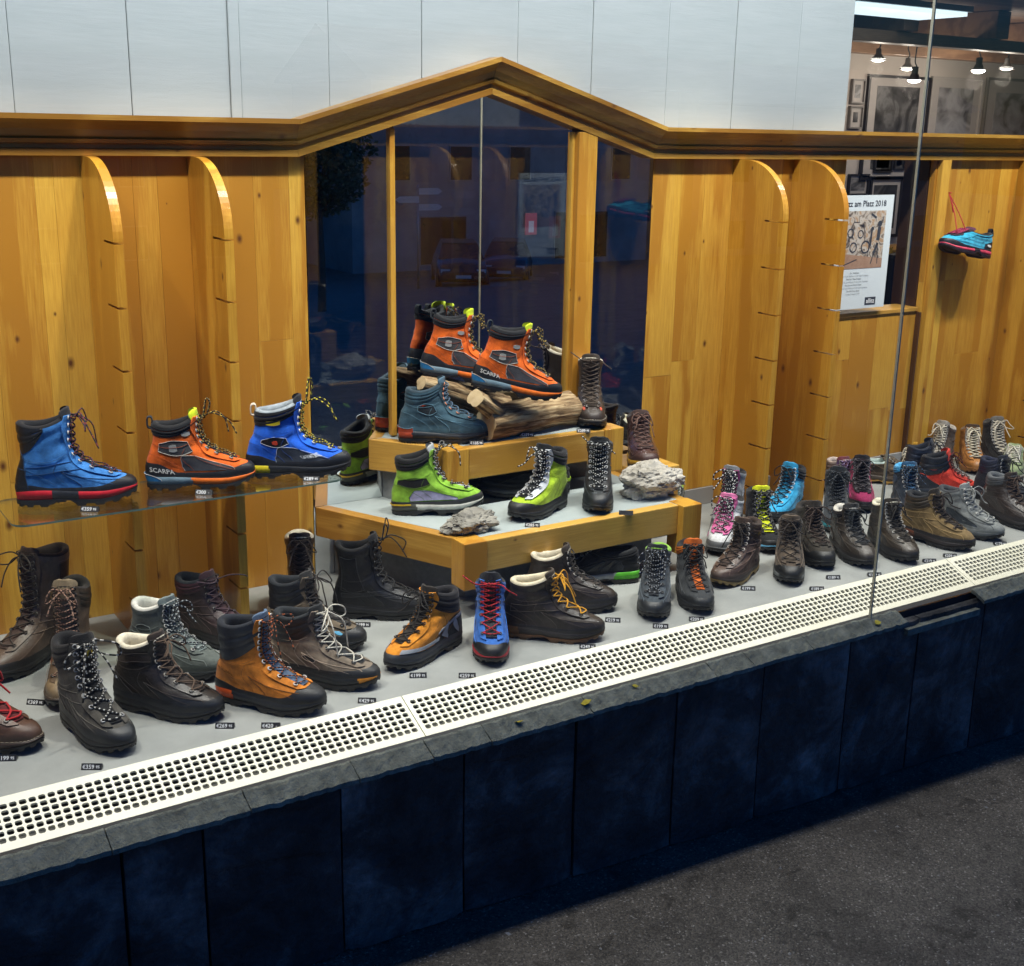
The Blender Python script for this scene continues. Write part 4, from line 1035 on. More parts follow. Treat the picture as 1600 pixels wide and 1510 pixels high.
boot((1.690, 2.705), (1.540, 2.475), 0, 'blue boot with red laces facing the street beside the podium leg', L=.28, H=.155, Hf=.172, up='#2d62b0', upk='suede', rand='#15171b', rh=(.058, .042, .05), mid='#a3202c', lin='#15161a', cuff='#2d62b0', cuffh=.03, cuffk='suede', ton='#24272d', face='#2d62b0', lace=('#b3202c', '#7c1722'), ne=9, eye='#3b3b40', eyek='rubber', bow=3, bowlen=.75, tongue_up=.018, panels=(P_side('#26406e', 'fabric'), P_heel('#15171b', 'rubber', .08)), seed=17)
boot((1.690, 2.655), (1.908, 2.470), 0, 'dark brown boot with yellow laces and cream lining, nearer of the pair', L=.285, H=.152, Hf=.165, up='#37302a', rand='#1f1e1f', rh=(.048, .042, .046), mid='#2a2624', sole2=('#6a4a2a', (0, .2)), out='#5b3c22', lin='#d2c8ac', ton='#40372f', lace=('#d69a25', '#d69a25'), ne=7, eye='#2b2724', bow=1, panels=SEAM('#332c27') + [('stamp', '#2b2521', 'leather', (.30, .36, .42), (.104, .098, .104), (.110, .118, .112), .0022)], W=.053, seed=18)
boot((1.868, 2.800), (2.062, 2.630), 0, 'dark brown boot with cream lining, farther of the yellow-laced pair', L=.275, H=.150, Hf=.162, up='#332c27', rand='#1f1e1f', rh=(.048, .042, .046), mid='#232021', lin='#cfc6ae', ton='#3b332d', lace=('#1f1c1a', '#1f1c1a'), ne=7, eye='#8d8a84', bow=0, panels=SEAM('#2f2823'), seed=19)
boot((2.275, 2.790), (2.055, 2.930), 0, 'black quilted shoe with bright green heel under the podium', cat='shoe', name='trail_shoe', L=.275, H=.105, Hf=.10, up='#25282b', upk='fabric', rand='#5a5e60', rh=(.042, .03, .036), mid='#8f9394', sole2=('#55b42c', (0, .30)), lin='#222426', cuff='#1b1d20', cuffh=.02, lace=('#222222', '#555555'), ne=6, bow=1, panels=(P_side('#33373a', 'fabric', .2, .7, .045, .08), P_side('#1c1f22', 'leather', .35, .45, .045, .08, .002), P_side('#1c1f22', 'leather', .5, .6, .045, .075, .002)), lean=0, seed=20)
boot((2.290, 2.705), (2.092, 2.508), 0, 'slate grey quilted boot with green lining right of the podium leg', L=.278, H=.145, Hf=.155, up='#3d454c', upk='fabric', rand='#24282c', rh=(.056, .036, .045), mid='#2b2f33', lin='#84b544', ton='#2b2f34', lace=('#1a1c1f', '#8d9196'), ne=9, eye='#2a2c30', eyek='rubber', bow=1, panels=(P_side('#4a535b', 'fabric', .3, .62, .045, .085), P_side('#2f363c', 'rubber', .45, .52, .045, .085, .002), P_side('#2f363c', 'rubber', .6, .66, .045, .08, .002), P_vamp('#434b53', 'suede')), seed=21)
boot((2.392, 2.710), (2.248, 2.470), 0, 'black boot with orange tongue below the podium corner', L=.28, H=.140, Hf=.152, up='#3a3d3f', upk='suede', rand='#26292b', rh=(.052, .036, .04), mid='#2a2c2e', lin='#1a1a1c', cuff='#c46a26', cuffk='leather', cuffh=.022, ton='#c8621f', face='#2a2c2e', lace=('#191919', '#191919'), ne=9, eye='#252525', eyek='rubber', bow=1, gap=.012, panels=(P_side('#2c2f31', 'fabric'),), seed=22)

# front row right
boot((2.690, 2.715), (2.452, 2.608), 0, 'warm brown boot with tan sole pointing left', L=.27, H=.158, Hf=.165, up='#54433a', rand='#4a3c35', rh=(.046, .038, .044), mid='#3b332e', out='#8b7345', lin='#3b2f28', cuff='#4a3a31', cuffk='leather', cuffh=.045, ton='#4f4037', lace=('#241e1b', '#241e1b'), ne=8, eye='#b5aea6', bow=1, panels=SEAM('#4d3d35') + [P_ank('#41342d', 'fabric')], seed=23, text=[('LOWA', '#b99b3a', .014, .50, .138, 1, 0)], side=-1)
boot((2.835, 2.712), (2.645, 2.522), 0, 'brown boot with big black rubber toe cap facing the street', L=.285, H=.150, Hf=.158, up='#4d4237', upk='suede', rand='#17191a', rh=(.060, .040, .045), mid='#2a2c2c', sole2=('#6b6e6c', (.62, .9)), lin='#2d2823', ton='#5c5043', lace=('#2b2420', '#2b2420'), ne=8, eye='#2d2825', eyek='rubber', bow=1, bowlen=1.3, panels=(P_side('#5a4d40', 'suede', .3, .7), P_heel('#26231f', 'leather'), P_vamp('#544839', 'suede')), seed=24)
boot((2.975, 2.800), (2.845, 2.560), 0, 'dark olive brown boot just behind the black toe cap boot', L=.275, H=.150, Hf=.158, up='#38342d', upk='suede', rand='#1d1e1e', rh=(.060, .036, .045), mid='#202121', lin='#2b2723', ton='#352f29', lace=('#3a2d26', '#3a2d26'), ne=10, eye='#4a4038', bow=1, panels=(P_side('#3d3931', 'suede'),), seed=25)
boot((3.083, 2.745), (2.975, 2.500), 0, 'dark brown boot with white collar edge left of the glass joint', L=.27, H=.140, Hf=.148, up='#3a342e', rand='#2b2724', rh=(.048, .038, .042), mid='#2c2c2d', lin='#c9c6bc', cuff='#24252a', cuffk='leather', cuffh=.02, ton='#383838', lace=('#20262a', '#20262a'), ne=8, eye='#2a2a2a', bow=1, bowlen=.7, panels=SEAM('#363029') + [P_ank('#2f2a25', 'leather')], seed=26)
boot((3.232, 2.712), (3.130, 2.458), 0, 'dark brown boot with cream collar right of the glass joint', L=.275, H=.145, Hf=.155, up='#3b342b', rand='#202021', rh=(.045, .04, .042), mid='#1c1c1d', lin='#d4cfb8', ton='#37322c', lace=('#23211f', '#23211f'), ne=9, eye='#a8a6a0', bow=1, bowlen=.7, panels=SEAM('#362f27'), seed=27)
boot((3.372, 2.712), (3.414, 2.440), 0, 'khaki tan boot with black rand in the right front row', L=.275, H=.150, Hf=.158, up='#7c6743', upk='suede', rand='#222021', rh=(.046, .044, .046), mid='#2a2221', sole2=('#6b3a24', (0, .3)), lin='#1f2226', cuff='#3d3428', cuffk='leather', cuffh=.04, ton='#2f2a24', lace=('#2b211d', '#2b211d'), ne=8, eye='#4a3d34', bow=1, bowlen=.8, panels=SEAM('#77623f', 'suede'), seed=28)
boot((3.555, 2.720), (3.598, 2.465), 0, 'light grey boot with dark mesh side behind the khaki boot', L=.265, H=.142, Hf=.148, up='#7f8381', upk='suede', rand='#787c7a', rh=(.046, .036, .042), mid='#54585a', lin='#3d4044', ton='#8a8e8c', lace=('#8f9290', '#8f9290'), ne=7, eye='#d2d2cd', bow=1, bowlen=.8, panels=(P_side('#3f464d', 'fabric', .28, .74, .046, .09), P_vamp('#868a88', 'suede')), seed=29)
boot((3.850, 2.735), (3.802, 2.460), 0, 'dark brown boot with grey collar at the right picture edge', L=.28, H=.150, Hf=.155, up='#362e2a', rand='#232021', rh=(.046, .04, .044), mid='#242122', lin='#5a5e62', cuff='#4b4f54', cuffk='leather', cuffh=.025, ton='#3a322d', lace=('#4a3a30', '#4a3a30'), ne=7, eye='#5a4a3d', bow=1, panels=SEAM('#312925') + [P_logo('#8e8a84', .20, .26, .09, .115)], seed=30)

# second row right
boot((2.86, 2.985), (2.63, 2.850), 0, 'white and pink boot with black laces right of the podium corner', L=.265, H=.140, Hf=.15, up='#c9ccce', upk='fabric', rand='#5c5f62', rh=(.050, .034, .04), mid='#85888a', lin='#1d1d1f', ton='#d87aa8', face='#d46aa0', lace=('#1a1a1c', '#b8babb'), laceR=.0024, ne=8, eye='#d46aa0', eyek='rubber', bow=1, panels=(P_side('#d66ba0', 'suede'), P_heel('#d66ba0', 'suede')), seed=31)
boot((3.005, 3.135), (2.80, 3.02), 0, 'grey and magenta boot with white-flecked black laces behind the pink one', L=.24, H=.175, Hf=.185, up='#8f9296', upk='fabric', rand='#4a4c50', rh=(.05, .036, .04), mid='#6b6d70', lin='#1b1b1d', ton='#85888c', face='#a03a76', lace=('#161618', '#c4c4c4'), laceR=.0030, ne=10, eye='#2a2a2c', eyek='rubber', bow=1, panels=(P_side('#a23b78', 'suede'), P_ank('#b9bcc0', 'suede')), seed=32)
boot((2.925, 2.985), (2.805, 2.765), 0, 'black boot with bright yellow tongue between the brown boots', L=.26, H=.158, Hf=.168, up='#1b1c1e', upk='fabric', rand='#1d1e20', rh=(.05, .036, .04), mid='#5fa8cf', lin='#1b1c1e', ton='#d3dc22', lace=('#18181a', '#6d6f70'), laceR=.0026, ne=8, eye='#2a2a2a', eyek='rubber', bow=1, panels=(P_side('#2a2c2f', 'suede'),), gap=.017, seed=33)
boot((3.292, 3.115), (3.045, 3.005), 0, 'cyan blue boot with black cuff between the two right fins', L=.265, H=.158, Hf=.165, up='#35a5d6', upk='suede', rand='#1f2326', rh=(.046, .038, .046), mid='#212528', lin='#16181b', cuff='#16181b', cuffh=.035, ton='#2f93c0', lace=('#16181b', '#16181b'), ne=9, eye='#bfc6ca', bow=1, panels=(P_side('#2f9bcb', 'suede'), P_heel('#1b1f22', 'leather', .06)), side=-1, seed=34)
boot((3.34, 2.985), (3.150, 2.800), 0, 'dark grey laced boot with teal sole edge below the right fin', L=.27, H=.170, Hf=.178, up='#3a3f44', upk='suede', rand='#2b3034', rh=(.048, .038, .042), mid='#1d7f8a', lin='#191b1e', ton='#23272b', cuff='#1b1e22', cuffh=.05, lace=('#15171a', '#4c5258'), ne=11, eye='#2a2e32', eyek='rubber', bow=1, panels=(P_side('#454b51', 'suede'),), seed=35)
boot((3.565, 3.235), (3.51, 3.01), 0, 'grey and purple shoe with red trim against the low panel', cat='shoe', name='trail_shoe', L=.24, H=.125, Hf=.13, up='#5d4a74', upk='fabric', rand='#8d8890', rh=(.044, .034, .04), mid='#b7a9a6', lin='#b6aaa4', cuff='#8b8488', cuffh=.03, ton='#6b3a44', lace=('#3c2a50', '#8a7aa0'), ne=7, bow=1, panels=(P_side('#8c2f3c', 'suede'), P_heel('#4a3866', 'suede')), seed=36)
boot((3.60, 3.115), (3.43, 2.935), 0, 'magenta and black boot with grey laces behind the white collar boot', L=.25, H=.150, Hf=.158, up='#8a2450', upk='fabric', rand='#1d1c20', rh=(.046, .036, .04), mid='#2a2a2e', lin='#1b1a1d', ton='#1f1c20', face='#221d22', lace=('#1b1a1d', '#4a4248'), laceR=.0026, ne=8, bow=1, eye='#6d6a70', panels=(P_side('#a12a5c', 'suede'), P_ank('#2a2228', 'suede')), seed=37)
boot((3.665, 2.975), (3.545, 2.775), 0, 'dark boot with light blue collar right behind the cream collar boot', L=.245, H=.150, Hf=.158, up='#262f3a', upk='fabric', rand='#1c2024', rh=(.046, .036, .04), mid='#2a3a48', lin='#4d9fd0', cuff='#3f97cd', cuffh=.02, ton='#31587a', lace=('#1a2028', '#39506a'), laceR=.0024, ne=8, bow=1, panels=(P_side('#1d2530', 'suede'), P_ank('#2c4a66', 'suede')), seed=38)
boot((3.79, 2.995), (4.02, 2.885), 0, 'red suede boot with black collar pointing right', L=.26, H=.150, Hf=.155, up='#d8402f', upk='suede', rand='#23262c', rh=(.048, .034, .04), mid='#2a3038', lin='#1d2026', cuff='#20242b', cuffk='leather', cuffh=.055, ton='#c23a2c', face='#b9352a', lace=('#2a1c1c', '#6a2420'), ne=9, bow=1, eye='#3a2a28', eyek='rubber', panels=(P_heel('#262a32', 'leather', .10, x1=.36),), seed=39)
boot((3.845, 3.10), (4.055, 3.015), 0, 'navy collared boot hidden behind the red boot', L=.24, H=.158, Hf=.164, up='#20242e', upk='fabric', rand='#1c1f24', rh=(.046, .034, .04), mid='#242a33', lin='#1f2531', cuff='#232a38', cuffk='leather', cuffh=.05, ton='#2a303c', lace=('#17191e', '#3a3f48'), ne=8, bow=1, seed=40)
boot((3.752, 3.262), (3.925, 3.13), 0, 'brown low shoe with pale lining by the low panel', cat='shoe', name='low_shoe', L=.245, H=.098, Hf=.088, dip=.012, up='#5a4c3d', upk='suede', rand='#4a3e32', rh=(.044, .034, .042), mid='#4a4036', out='#a8813f', lin='#a9bdb9', ton='#5a4c3d', lace=('#6a5c4a', '#6a5c4a'), ne=5, bow=0, lean=0, panels=(P_side('#3f352b', 'suede', .2, .6, .05, .082), P_heel('#4c4034')), seed=41)
boot((4.03, 3.20), (3.81, 3.065), 0, 'black low boot with white bow beside the glass joint', L=.25, H=.120, Hf=.125, up='#23211f', rand='#1d1c1b', rh=(.044, .034, .04), mid='#1f1e1d', lin='#2b2825', ton='#2a2725', lace=('#c9c2ae', '#c9c2ae'), ne=7, bow=1, bowlen=.8, seed=42, tab='#c89a2c')
boot((4.34, 3.275), (4.13, 3.215), 0, 'brown suede boot with white laces against the panel, leftmost of three', L=.24, H=.155, Hf=.165, up='#4a3d33', upk='suede', rand='#3c322a', rh=(.044, .034, .04), mid='#332b25', lin='#a9a49a', ton='#9a958c', lace=('#d2ccba', '#d2ccba'), ne=11, bow=1, bowlen=.6, seed=43)
boot((4.43, 3.265), (4.255, 3.070), 0, 'tan leather boot with white zigzag laces, middle of three', L=.26, H=.145, Hf=.155, up='#a8713a', rand='#96642f', rh=(.050, .034, .04), mid='#a87038', out='#8a5a2a', lin='#6a5238', ton='#4a3a2a', lace=('#d8d0b8', '#d8d0b8'), ne=11, bow=1, bowlen=.7, seed=44)
boot((4.575, 3.275), (4.435, 3.055), 0, 'black suede boot with white laces, rightmost of three', L=.255, H=.158, Hf=.168, up='#22211f', upk='suede', rand='#1c1b1a', rh=(.040, .032, .036), mid='#4a443c', lin='#3a3835', ton='#6d6a64', lace=('#d0c9b6', '#d0c9b6'), ne=11, bow=1, bowlen=1.1, seed=45)
boot((4.49, 3.06), (4.285, 2.935), 0, 'pale green shoe with white laces in front of the black suede boot', cat='shoe', name='low_shoe', L=.24, H=.105, Hf=.11, up='#8b9a72', upk='suede', rand='#7f8d68', rh=(.044, .032, .038), mid='#b9b7a4', lin='#b9b6a6', ton='#8b9a72', lace=('#dcd8c8', '#dcd8c8'), ne=8, bow=1, bowlen=.7, seed=46)
boot((4.66, 3.05), (4.455, 2.925), 0, 'olive shoe cut off by the right picture edge', cat='shoe', name='low_shoe', L=.24, H=.110, Hf=.115, up='#6b6a4a', upk='suede', rand='#5f5d42', rh=(.044, .032, .038), mid='#b0ab94', lin='#a9a594', ton='#6b6a4a', lace=('#d8d4c2', '#d8d4c2'), ne=8, bow=1, seed=47)
boot((4.00, 2.885), (4.02, 2.64), 0, 'navy padded boot behind the grey collar boot', L=.245, H=.155, Hf=.16, up='#2a2d34', upk='fabric', rand='#1e2024', rh=(.044, .034, .04), mid='#25272c', lin='#23283a', cuff='#252b3c', cuffk='leather', cuffh=.04, ton='#2a2d34', lace=('#1c1d20', '#1c1d20'), ne=8, bow=1, seed=48)
boot((2.825, 3.285), (2.66, 3.10), 0, 'dark green shoe with lime edging behind the pale rock', cat='shoe', name='trail_shoe', L=.25, H=.12, Hf=.125, up='#2e3430', upk='fabric', rand='#232725', rh=(.044, .034, .04), mid='#2b302d', lin='#7da83a', ton='#2e3430', lace=('#6f7a66', '#2b302d'), ne=7, bow=1, seed=49, hz=.1)

# on the podium
T1Z, T2Z = .4118, .2218
boot((1.690, 3.255), (1.938, 3.125), T1Z, 'teal blue nubuck boot with rust heel on the upper tier', L=.28, H=.156, Hf=.170, up='#3d5a68', upk='suede', rand='#23282d', rh=(.034, .034, .038), mid='#22272c', sole2=('#b3492c', (0, .16)), out='#15181b', lin='#33444e', cuff='#34505e', cuffk='suede', cuffh=.03, ton='#4a6474', lace=('#5a7286', '#5a7286'), ne=8, eye='#d08a6a', bow=0, panels=(P_ank('#232c33', 'suede', .30, .66, .09, .125), P_heel('#b3492c', 'rubber', .050, .0034, .16), P_vamp('#3a5664', 'suede'), P_logo('#b3492c', .36, .48, .118, .121, .003)), seed=50)
boot((2.440, 3.300), (2.292, 3.088), T1Z, 'dark brown welted boot with tied laces on the upper tier beside the logs', L=.262, H=.185, Hf=.192, up='#3c332c', rand='#3a312b', rh=(.062, .036, .04), mid='#2a2522', lin='#d0c8b4', ton='#43392f', lace=('#4d4136', '#4d4136'), ne=10, eye='#3c332c', bow=3, bowlen=.7, welt='#c4baa6', panels=(P_logo('#c05a48', .90, .95, .058, .066, .003), P_band('#382f29')), seed=51)
orange_charmoz(W=.044, heel=(1.782, 3.287), toe=(2.036, 3.190), z=.585, label='orange boot on the logs, farther of the pair', pitch=8, L=.275, bow=1, bowlen=.5, H=.180, Hf=.186, seed=52)
orange_charmoz(heel=(1.886, 3.150), toe=(2.134, 3.040), z=.556, label='orange boot on the logs, nearer of the pair', pitch=11, L=.285, bow=1, bowlen=.5, H=.182, Hf=.188, seed=53, text=[('SCARPA', '#d9d9d4', .017, .17, .054, -1, -.12)])
boot((1.612, 3.150), (1.866, 3.035), T2Z + .004, 'lime green boot with lavender side leaning its toe on a stone', L=.278, H=.166, Hf=.178, up='#86b83a', upk='suede', rand='#2b2d2e', rh=(.050, .042, .044), mid='#b9bab0', sole2=('#4a4c44', (0, .28)), lin='#1a1b1c', cuff='#1b1c1e', cuffh=.026, ton='#9da2a4', lace=('#1a1b1c', '#a9aaa8'), ne=8, eye='#2a2b2c', bow=2, bowlen=.5, panels=(P_ank('#1b1c1e', 'suede', .06, .66, .086, .118), P_side('#a3a0bf', 'fabric', .20, .72, .046, .080, .0022), ('heel_line', '#d8b41f', 'rubber', (0, .1, .2), (.0335, .0335, .034), (.0375, .0375, .038), .0068)), pitch=-3, seed=54)
boot((2.120, 2.985), (1.893, 2.888), T2Z, 'lime and black boot with silver lace plates facing the street', L=.265, H=.172, Hf=.182, up='#a3c32b', upk='suede', rand='#1b1d1f', rh=(.058, .044, .052), mid='#1d1f21', lin='#16171a', cuff='#1a1b1e', cuffh=.035, ton='#222426', face='#b8bdc2', facek='gloss', lace=('#1b1c1d', '#c4c4c0'), laceR=.0024, ne=8, eye='#b9bdc0', bow=1, bowlen=.6, side=-1, panels=(P_heel('#1b1d1f', 'rubber', .085), P_logo('#a3c32b', .86, .95, .145, .160, .004)), seed=55)
boot((2.300, 3.035), (2.128, 2.828), T2Z, 'black boot with grey flecked laces facing the street on the lower tier', L=.27, H=.172, Hf=.18, up='#24282b', upk='leather', rand='#1f2225', rh=(.060, .042, .045), mid='#191b1d', lin='#2b2e31', cuff='#34383b', cuffk='leather', cuffh=.03, ton='#1d1f21', lace=('#1a1b1c', '#b4b4b0'), laceR=.0024, ne=9, eye='#9a9c9c', bow=3, bowlen=.55, panels=SEAM('#212528'), seed=56)
boot((2.222, 3.062), (1.925, 3.20), T2Z, 'black low shoe with lime stripe lying under the upper tier beam', cat='shoe', name='trail_shoe', L=.30, H=.082, Hf=.08, up='#151618', upk='fabric', rand='#15161a', rh=(.034, .03, .036), mid='#2a2c30', lin='#101113', lace=('#151515', '#151515'), ne=5, bow=0, lean=0, panels=(('stripe', '#93b52b', 'rubber', (0.0, .08, .2), (.044, .043, .042), (.054, .052, .048), .0034),), seed=57)
boot((2.622, 3.262), (2.482, 3.030), .247, 'chestnut brown boot with yellow welt perched behind the pale rock', L=.272, H=.165, Hf=.158, up='#4a3430', upk='gloss', rand='#46312d', rh=(.056, .034, .04), mid='#c79a2a', out='#23201e', lin='#2d2522', ton='#4a3833', lace=('#6a4f45', '#6a4f45'), ne=8, eye='#3a2d29', bow=1, pitch=-8, seed=58)
o = boxo('wood_block', W_X, None, 2.502, 2.68, 3.09, 3.30, .001, .248, .004); meta(o, 'pine block under the chestnut brown boot behind the rock', 'block')

# shoe hanging on the right wall
hs = boot((4.385, 3.225), (4.100, 3.235), .885, 'turquoise climbing shoe hanging by a red cord on the right wall', cat='shoe', name='approach_shoe', L=.28, H=.098, Hf=.082, dip=.012, up='#2f9fc0', upk='suede', rand='#1d2026', rh=(.046, .030, .036), mid='#c8405a', sole2=('#22252b', (.36, .5)), out='#2a2026', lin='#17181c', ton='#4a2438', face='#2a2026', lace=('#b8405e', '#6a2a48'), laceR=.0022, ne=7, eye='#7a2a4a', eyek='lace', bow=0, lean=0, side=-1, panels=(P_heel('#1d2026', 'leather', .07), P_logo('#d8d8d8', .10, .2, .042, .052, .004)), pitch=-10, roll=6, soleH=.024, lugs=False, tab='#17181c', seed=59)
m = MB()
k = np.array([4.185, 3.30, 1.122])
for e in ((4.165, 3.225, .975), (4.215, 3.225, .985)): m.tube(spline([k, (k + np.array(e)) / 2 + np.array([.004, -.006, -.006]), np.array(e)], 8) - k, .0019, 6)
m.tube(spline([k + np.array([0, 0, 0]), k + np.array([.010, -.008, -.03]), k + np.array([.024, -.012, -.075]), k + np.array([.018, -.01, -.045]), k], 6) - k, .0017, 6)
m.tube([np.array([0, -.012, .002]), np.array([0, .008, .002])], .002, 6)
o = m.build('hanging_cord', surf('#a8202c', 'lace'), None, tuple(k)); meta(o, 'red cord looped over a nail above the hanging shoe', 'cord')

# ------------------------------------------------------------ price tags
def tag(x, y, z, price, label, cents='95', blank=False):
    g = empty('price_tag', (x, y, z), R(-33 + random.Random(price + label).uniform(-6, 6)), label, 'price tag', 'black price tags')
    m = MB(); w, h, d = .0215, .0125, .008
    m.prism([(-d, 0), (d, 0), (d * .6, h * .75), (-d * .1, h)], lambda p: (-w, p[0], p[1]), lambda p: (w, p[0], p[1]))
    m.build('plate', M_TAG, g, recalc=True)
    if not blank:
        m = MB()
        sl = math.atan2(h, d * .9)
        def put(txt, cx, size):
            V, F = text_geo(txt, size, .012)
            m.add([(cx + p[0], -d + (p[1] + .0066) * math.cos(sl) * 1.0 - .0006, (p[1] + .0066) * math.sin(sl) + .0003) for p in V], F)
        put('€', -.0155, .0105); put(price, -.003, .0125); put(cents, .0135, .0085)
        m.build('lettering', M_TAGTXT, g)
TAGS = [(.509, 2.846, 0, '369', 'under the tall two-tone brown boot'), (.394, 2.600, 0, '199', 'by the boot with red laces at the left edge'), (.541, 2.468, 0, '359', 'before the charcoal boot with yellow badge'), (.850, 2.505, 0, '269', 'before the black oiled leather boot'), (.940, 2.452, 0, '420', 'beside the orange tan mountain boot', '-'), (1.187, 2.456, 0, '429', 'before the taupe boot with white laces'),
        (1.361, 2.520, 0, '199', 'before the orange suede boot with lattice heel'), (1.467, 2.456, 0, '259', 'before the blue boot with red laces'), (1.386, 2.888, 0, '199', 'before the tall all black boot'), (1.838, 2.450, 0, '249', 'before the boot with yellow laces'), (2.010, 2.565, 0, '219', 'beside the farther dark brown boot'), (2.099, 2.462, 0, '199', 'before the slate grey quilted boot'),
        (2.221, 2.450, 0, '209', 'before the boot with orange tongue'), (2.521, 2.560, 0, '199', 'beside the boot with tan sole'), (2.702, 2.452, 0, '189', 'before the boot with black toe cap'), (2.822, 2.498, 0, '189', 'before the dark olive brown boot'), (2.955, 2.450, 0, '199', 'at the foot of the glass joint'), (3.216, 2.450, 0, '219', 'before the cream collar boot'), (3.318, 2.450, 0, '209', 'before the khaki tan boot'), (3.575, 2.447, 0, '179', 'before the light grey boot'),
        (1.910, 2.835, .2218, '285', 'before the lime and black boot on the lower tier'), (1.880, 3.105, .4118, '185', 'before the teal boot on the upper tier'), (2.074, 3.120, .4118, '259', 'before the logs on the upper tier'), (2.262, 3.080, .4118, '289', 'before the welted boot on the upper tier'), (.691, 2.945, .4255, '359', 'on the glass shelf before the blue boot with red sole'), (.977, 2.950, .4255, '300', 'on the glass shelf before the orange boot', '-'), (1.265, 2.935, .4255, '289', 'on the glass shelf before the bright blue boot'), (4.273, 3.046, 0, '149', 'beside the tan boot with zigzag laces')]
for t in TAGS:
    tag(t[0], t[1], t[2], t[3], 'black price tag ' + t[4], t[5] if len(t) > 5 else '95')
tag(2.223, 2.795, .2218, '', 'blank black tag at the front edge of the lower tier', blank=True)

# ------------------------------------------------------------ rocks and logs
def rock(name, label, loc, size, seed, mat, flat=.3):
    bm = bmesh.new(); bmesh.ops.create_icosphere(bm, subdivisions=5, radius=1.0)
    for v in bm.verts:
        d = v.co.normalized()
        q = d * 1.3 + Vector((seed * 5.1, seed * 2.7, seed))
        f = 1 + .30 * noise.noise(q) + .20 * noise.noise(q * 2.3) + .10 * noise.noise(q * 5) + .05 * noise.noise(q * 11) + .03 * noise.noise(q * 23)
        c = noise.cell(q * 1.7); f += .07 * c
        v.co = Vector((d.x * f * size[0], d.y * f * size[1], d.z * f * size[2]))
        v.co.z = max(v.co.z, -size[2] * .75)
    me = bpy.data.meshes.new(name); bm.to_mesh(me); bm.free(); me.materials.append(mat)
    o = bpy.data.objects.new(name, me); COL.objects.link(o); o.location = (loc[0], loc[1], loc[2] + size[2] * .75)
    return meta(o, label, 'rock')
rock('display_rock', 'flat grey stone under the toe of the lime green boot', (1.735, 2.895, .2218), (.080, .052, .032), 3, M_ROCK2)
rock('display_rock', 'pale rugged limestone rock on the lower tier corner', (2.425, 2.925, .2218), (.108, .074, .058), 5, M_ROCK)

def bark_mat():
    m, nt, b = newmat('weathered_wood'); L = nt.links.new
    tc = N(nt, 'ShaderNodeTexCoord'); mp = N(nt, 'ShaderNodeMapping'); mp.inputs['Scale'].default_value = (.12, 1, 1); L(tc.outputs['Object'], mp.inputs['Vector'])
    n1 = N(nt, 'ShaderNodeTexNoise'); n1.inputs['Scale'].default_value = 110; n1.inputs['Detail'].default_value = 6; n1.inputs['Distortion'].default_value = .5; L(mp.outputs[0], n1.inputs['Vector'])
    n2 = N(nt, 'ShaderNodeTexNoise'); n2.inputs['Scale'].default_value = 12; n2.inputs['Detail'].default_value = 5; L(tc.outputs['Object'], n2.inputs['Vector'])
    r1 = ramp(nt, [(.36, (.11, .065, .03, 1)), (.5, (.34, .23, .12, 1)), (.66, (.58, .45, .27, 1))]); L(n1.outputs[0], r1.inputs[0])
    r2 = ramp(nt, [(.3, (.55, .5, .45, 1)), (.7, (1.1, 1.1, 1.05, 1))]); L(n2.outputs[0], r2.inputs[0])
    mx = N(nt, 'ShaderNodeMix', data_type='RGBA', blend_type='MULTIPLY'); mx.inputs[0].default_value = 1; L(r1.outputs[0], mx.inputs[6]); L(r2.outputs[0], mx.inputs[7]); L(mx.outputs[2], b.inputs['Base Color'])
    b.inputs['Roughness'].default_value = .85
    bump(nt, b, n1.outputs[0], .9, .004)
    return m
M_BARK = bark_mat()
M_CUT = plain('sawn_end', (.42, .31, .16), (.60, .47, .28), 40, .8, .4, .001)
def log(name, label, p0, p1, r0, r1, seed, bend=.0):
    p0 = Vector(p0); p1 = Vector(p1); d = p1 - p0; ln = d.length
    m = MB(); n, sg = 30, 36; P = np.zeros((n, sg, 3))
    for i in range(n):
        t = i / (n - 1)
        for j in range(sg):
            th = j * 2 * math.pi / sg
            r = r0 + (r1 - r0) * t
            q = Vector((t * ln * 5, math.cos(th) * 1.4, math.sin(th) * 1.4 + seed))
            f = 1 + .24 * noise.noise(q) + .10 * noise.noise(q * 3) + .09 * noise.noise(Vector((t * ln * 3, math.cos(th) * 9, math.sin(th) * 9 + seed)))
            P[i, j] = (t * ln, r * f * math.cos(th), r * f * math.sin(th) + bend * math.sin(math.pi * t))
    m.grid(P, 0, True, True, True)
    o = m.build(name, [M_BARK], None, tuple(p0)); o.rotation_euler = d.to_track_quat('X', 'Z').to_euler()
    for row, s in ((P[0], 0), (P[-1], 1)):
        mm = MB(); c = row.mean(0) + np.array([(-.002, .002)[s], 0, 0]); F = [(k, (k + 1) % sg, sg) for k in range(sg)]
        mm.add(np.vstack([row, c[None]]), F if s else [f[::-1] for f in F]); mm.build('sawn_end', M_CUT, o)
    return meta(o, label, 'log')
log('driftwood_log', 'thick weathered log lying across the upper tier under the nearer orange boot', (1.93, 3.135, .463), (2.292, 3.185, .462), .050, .050, 1, .006)
log('driftwood_log', 'slanting log with a pale round end under the farther orange boot', (1.755, 3.225, .592), (2.06, 3.245, .474), .022, .050, 2, .004)
log('driftwood_log', 'short stub of wood propped up towards the orange boots', (1.862, 3.085, .562), (1.985, 3.155, .485), .026, .034, 3)
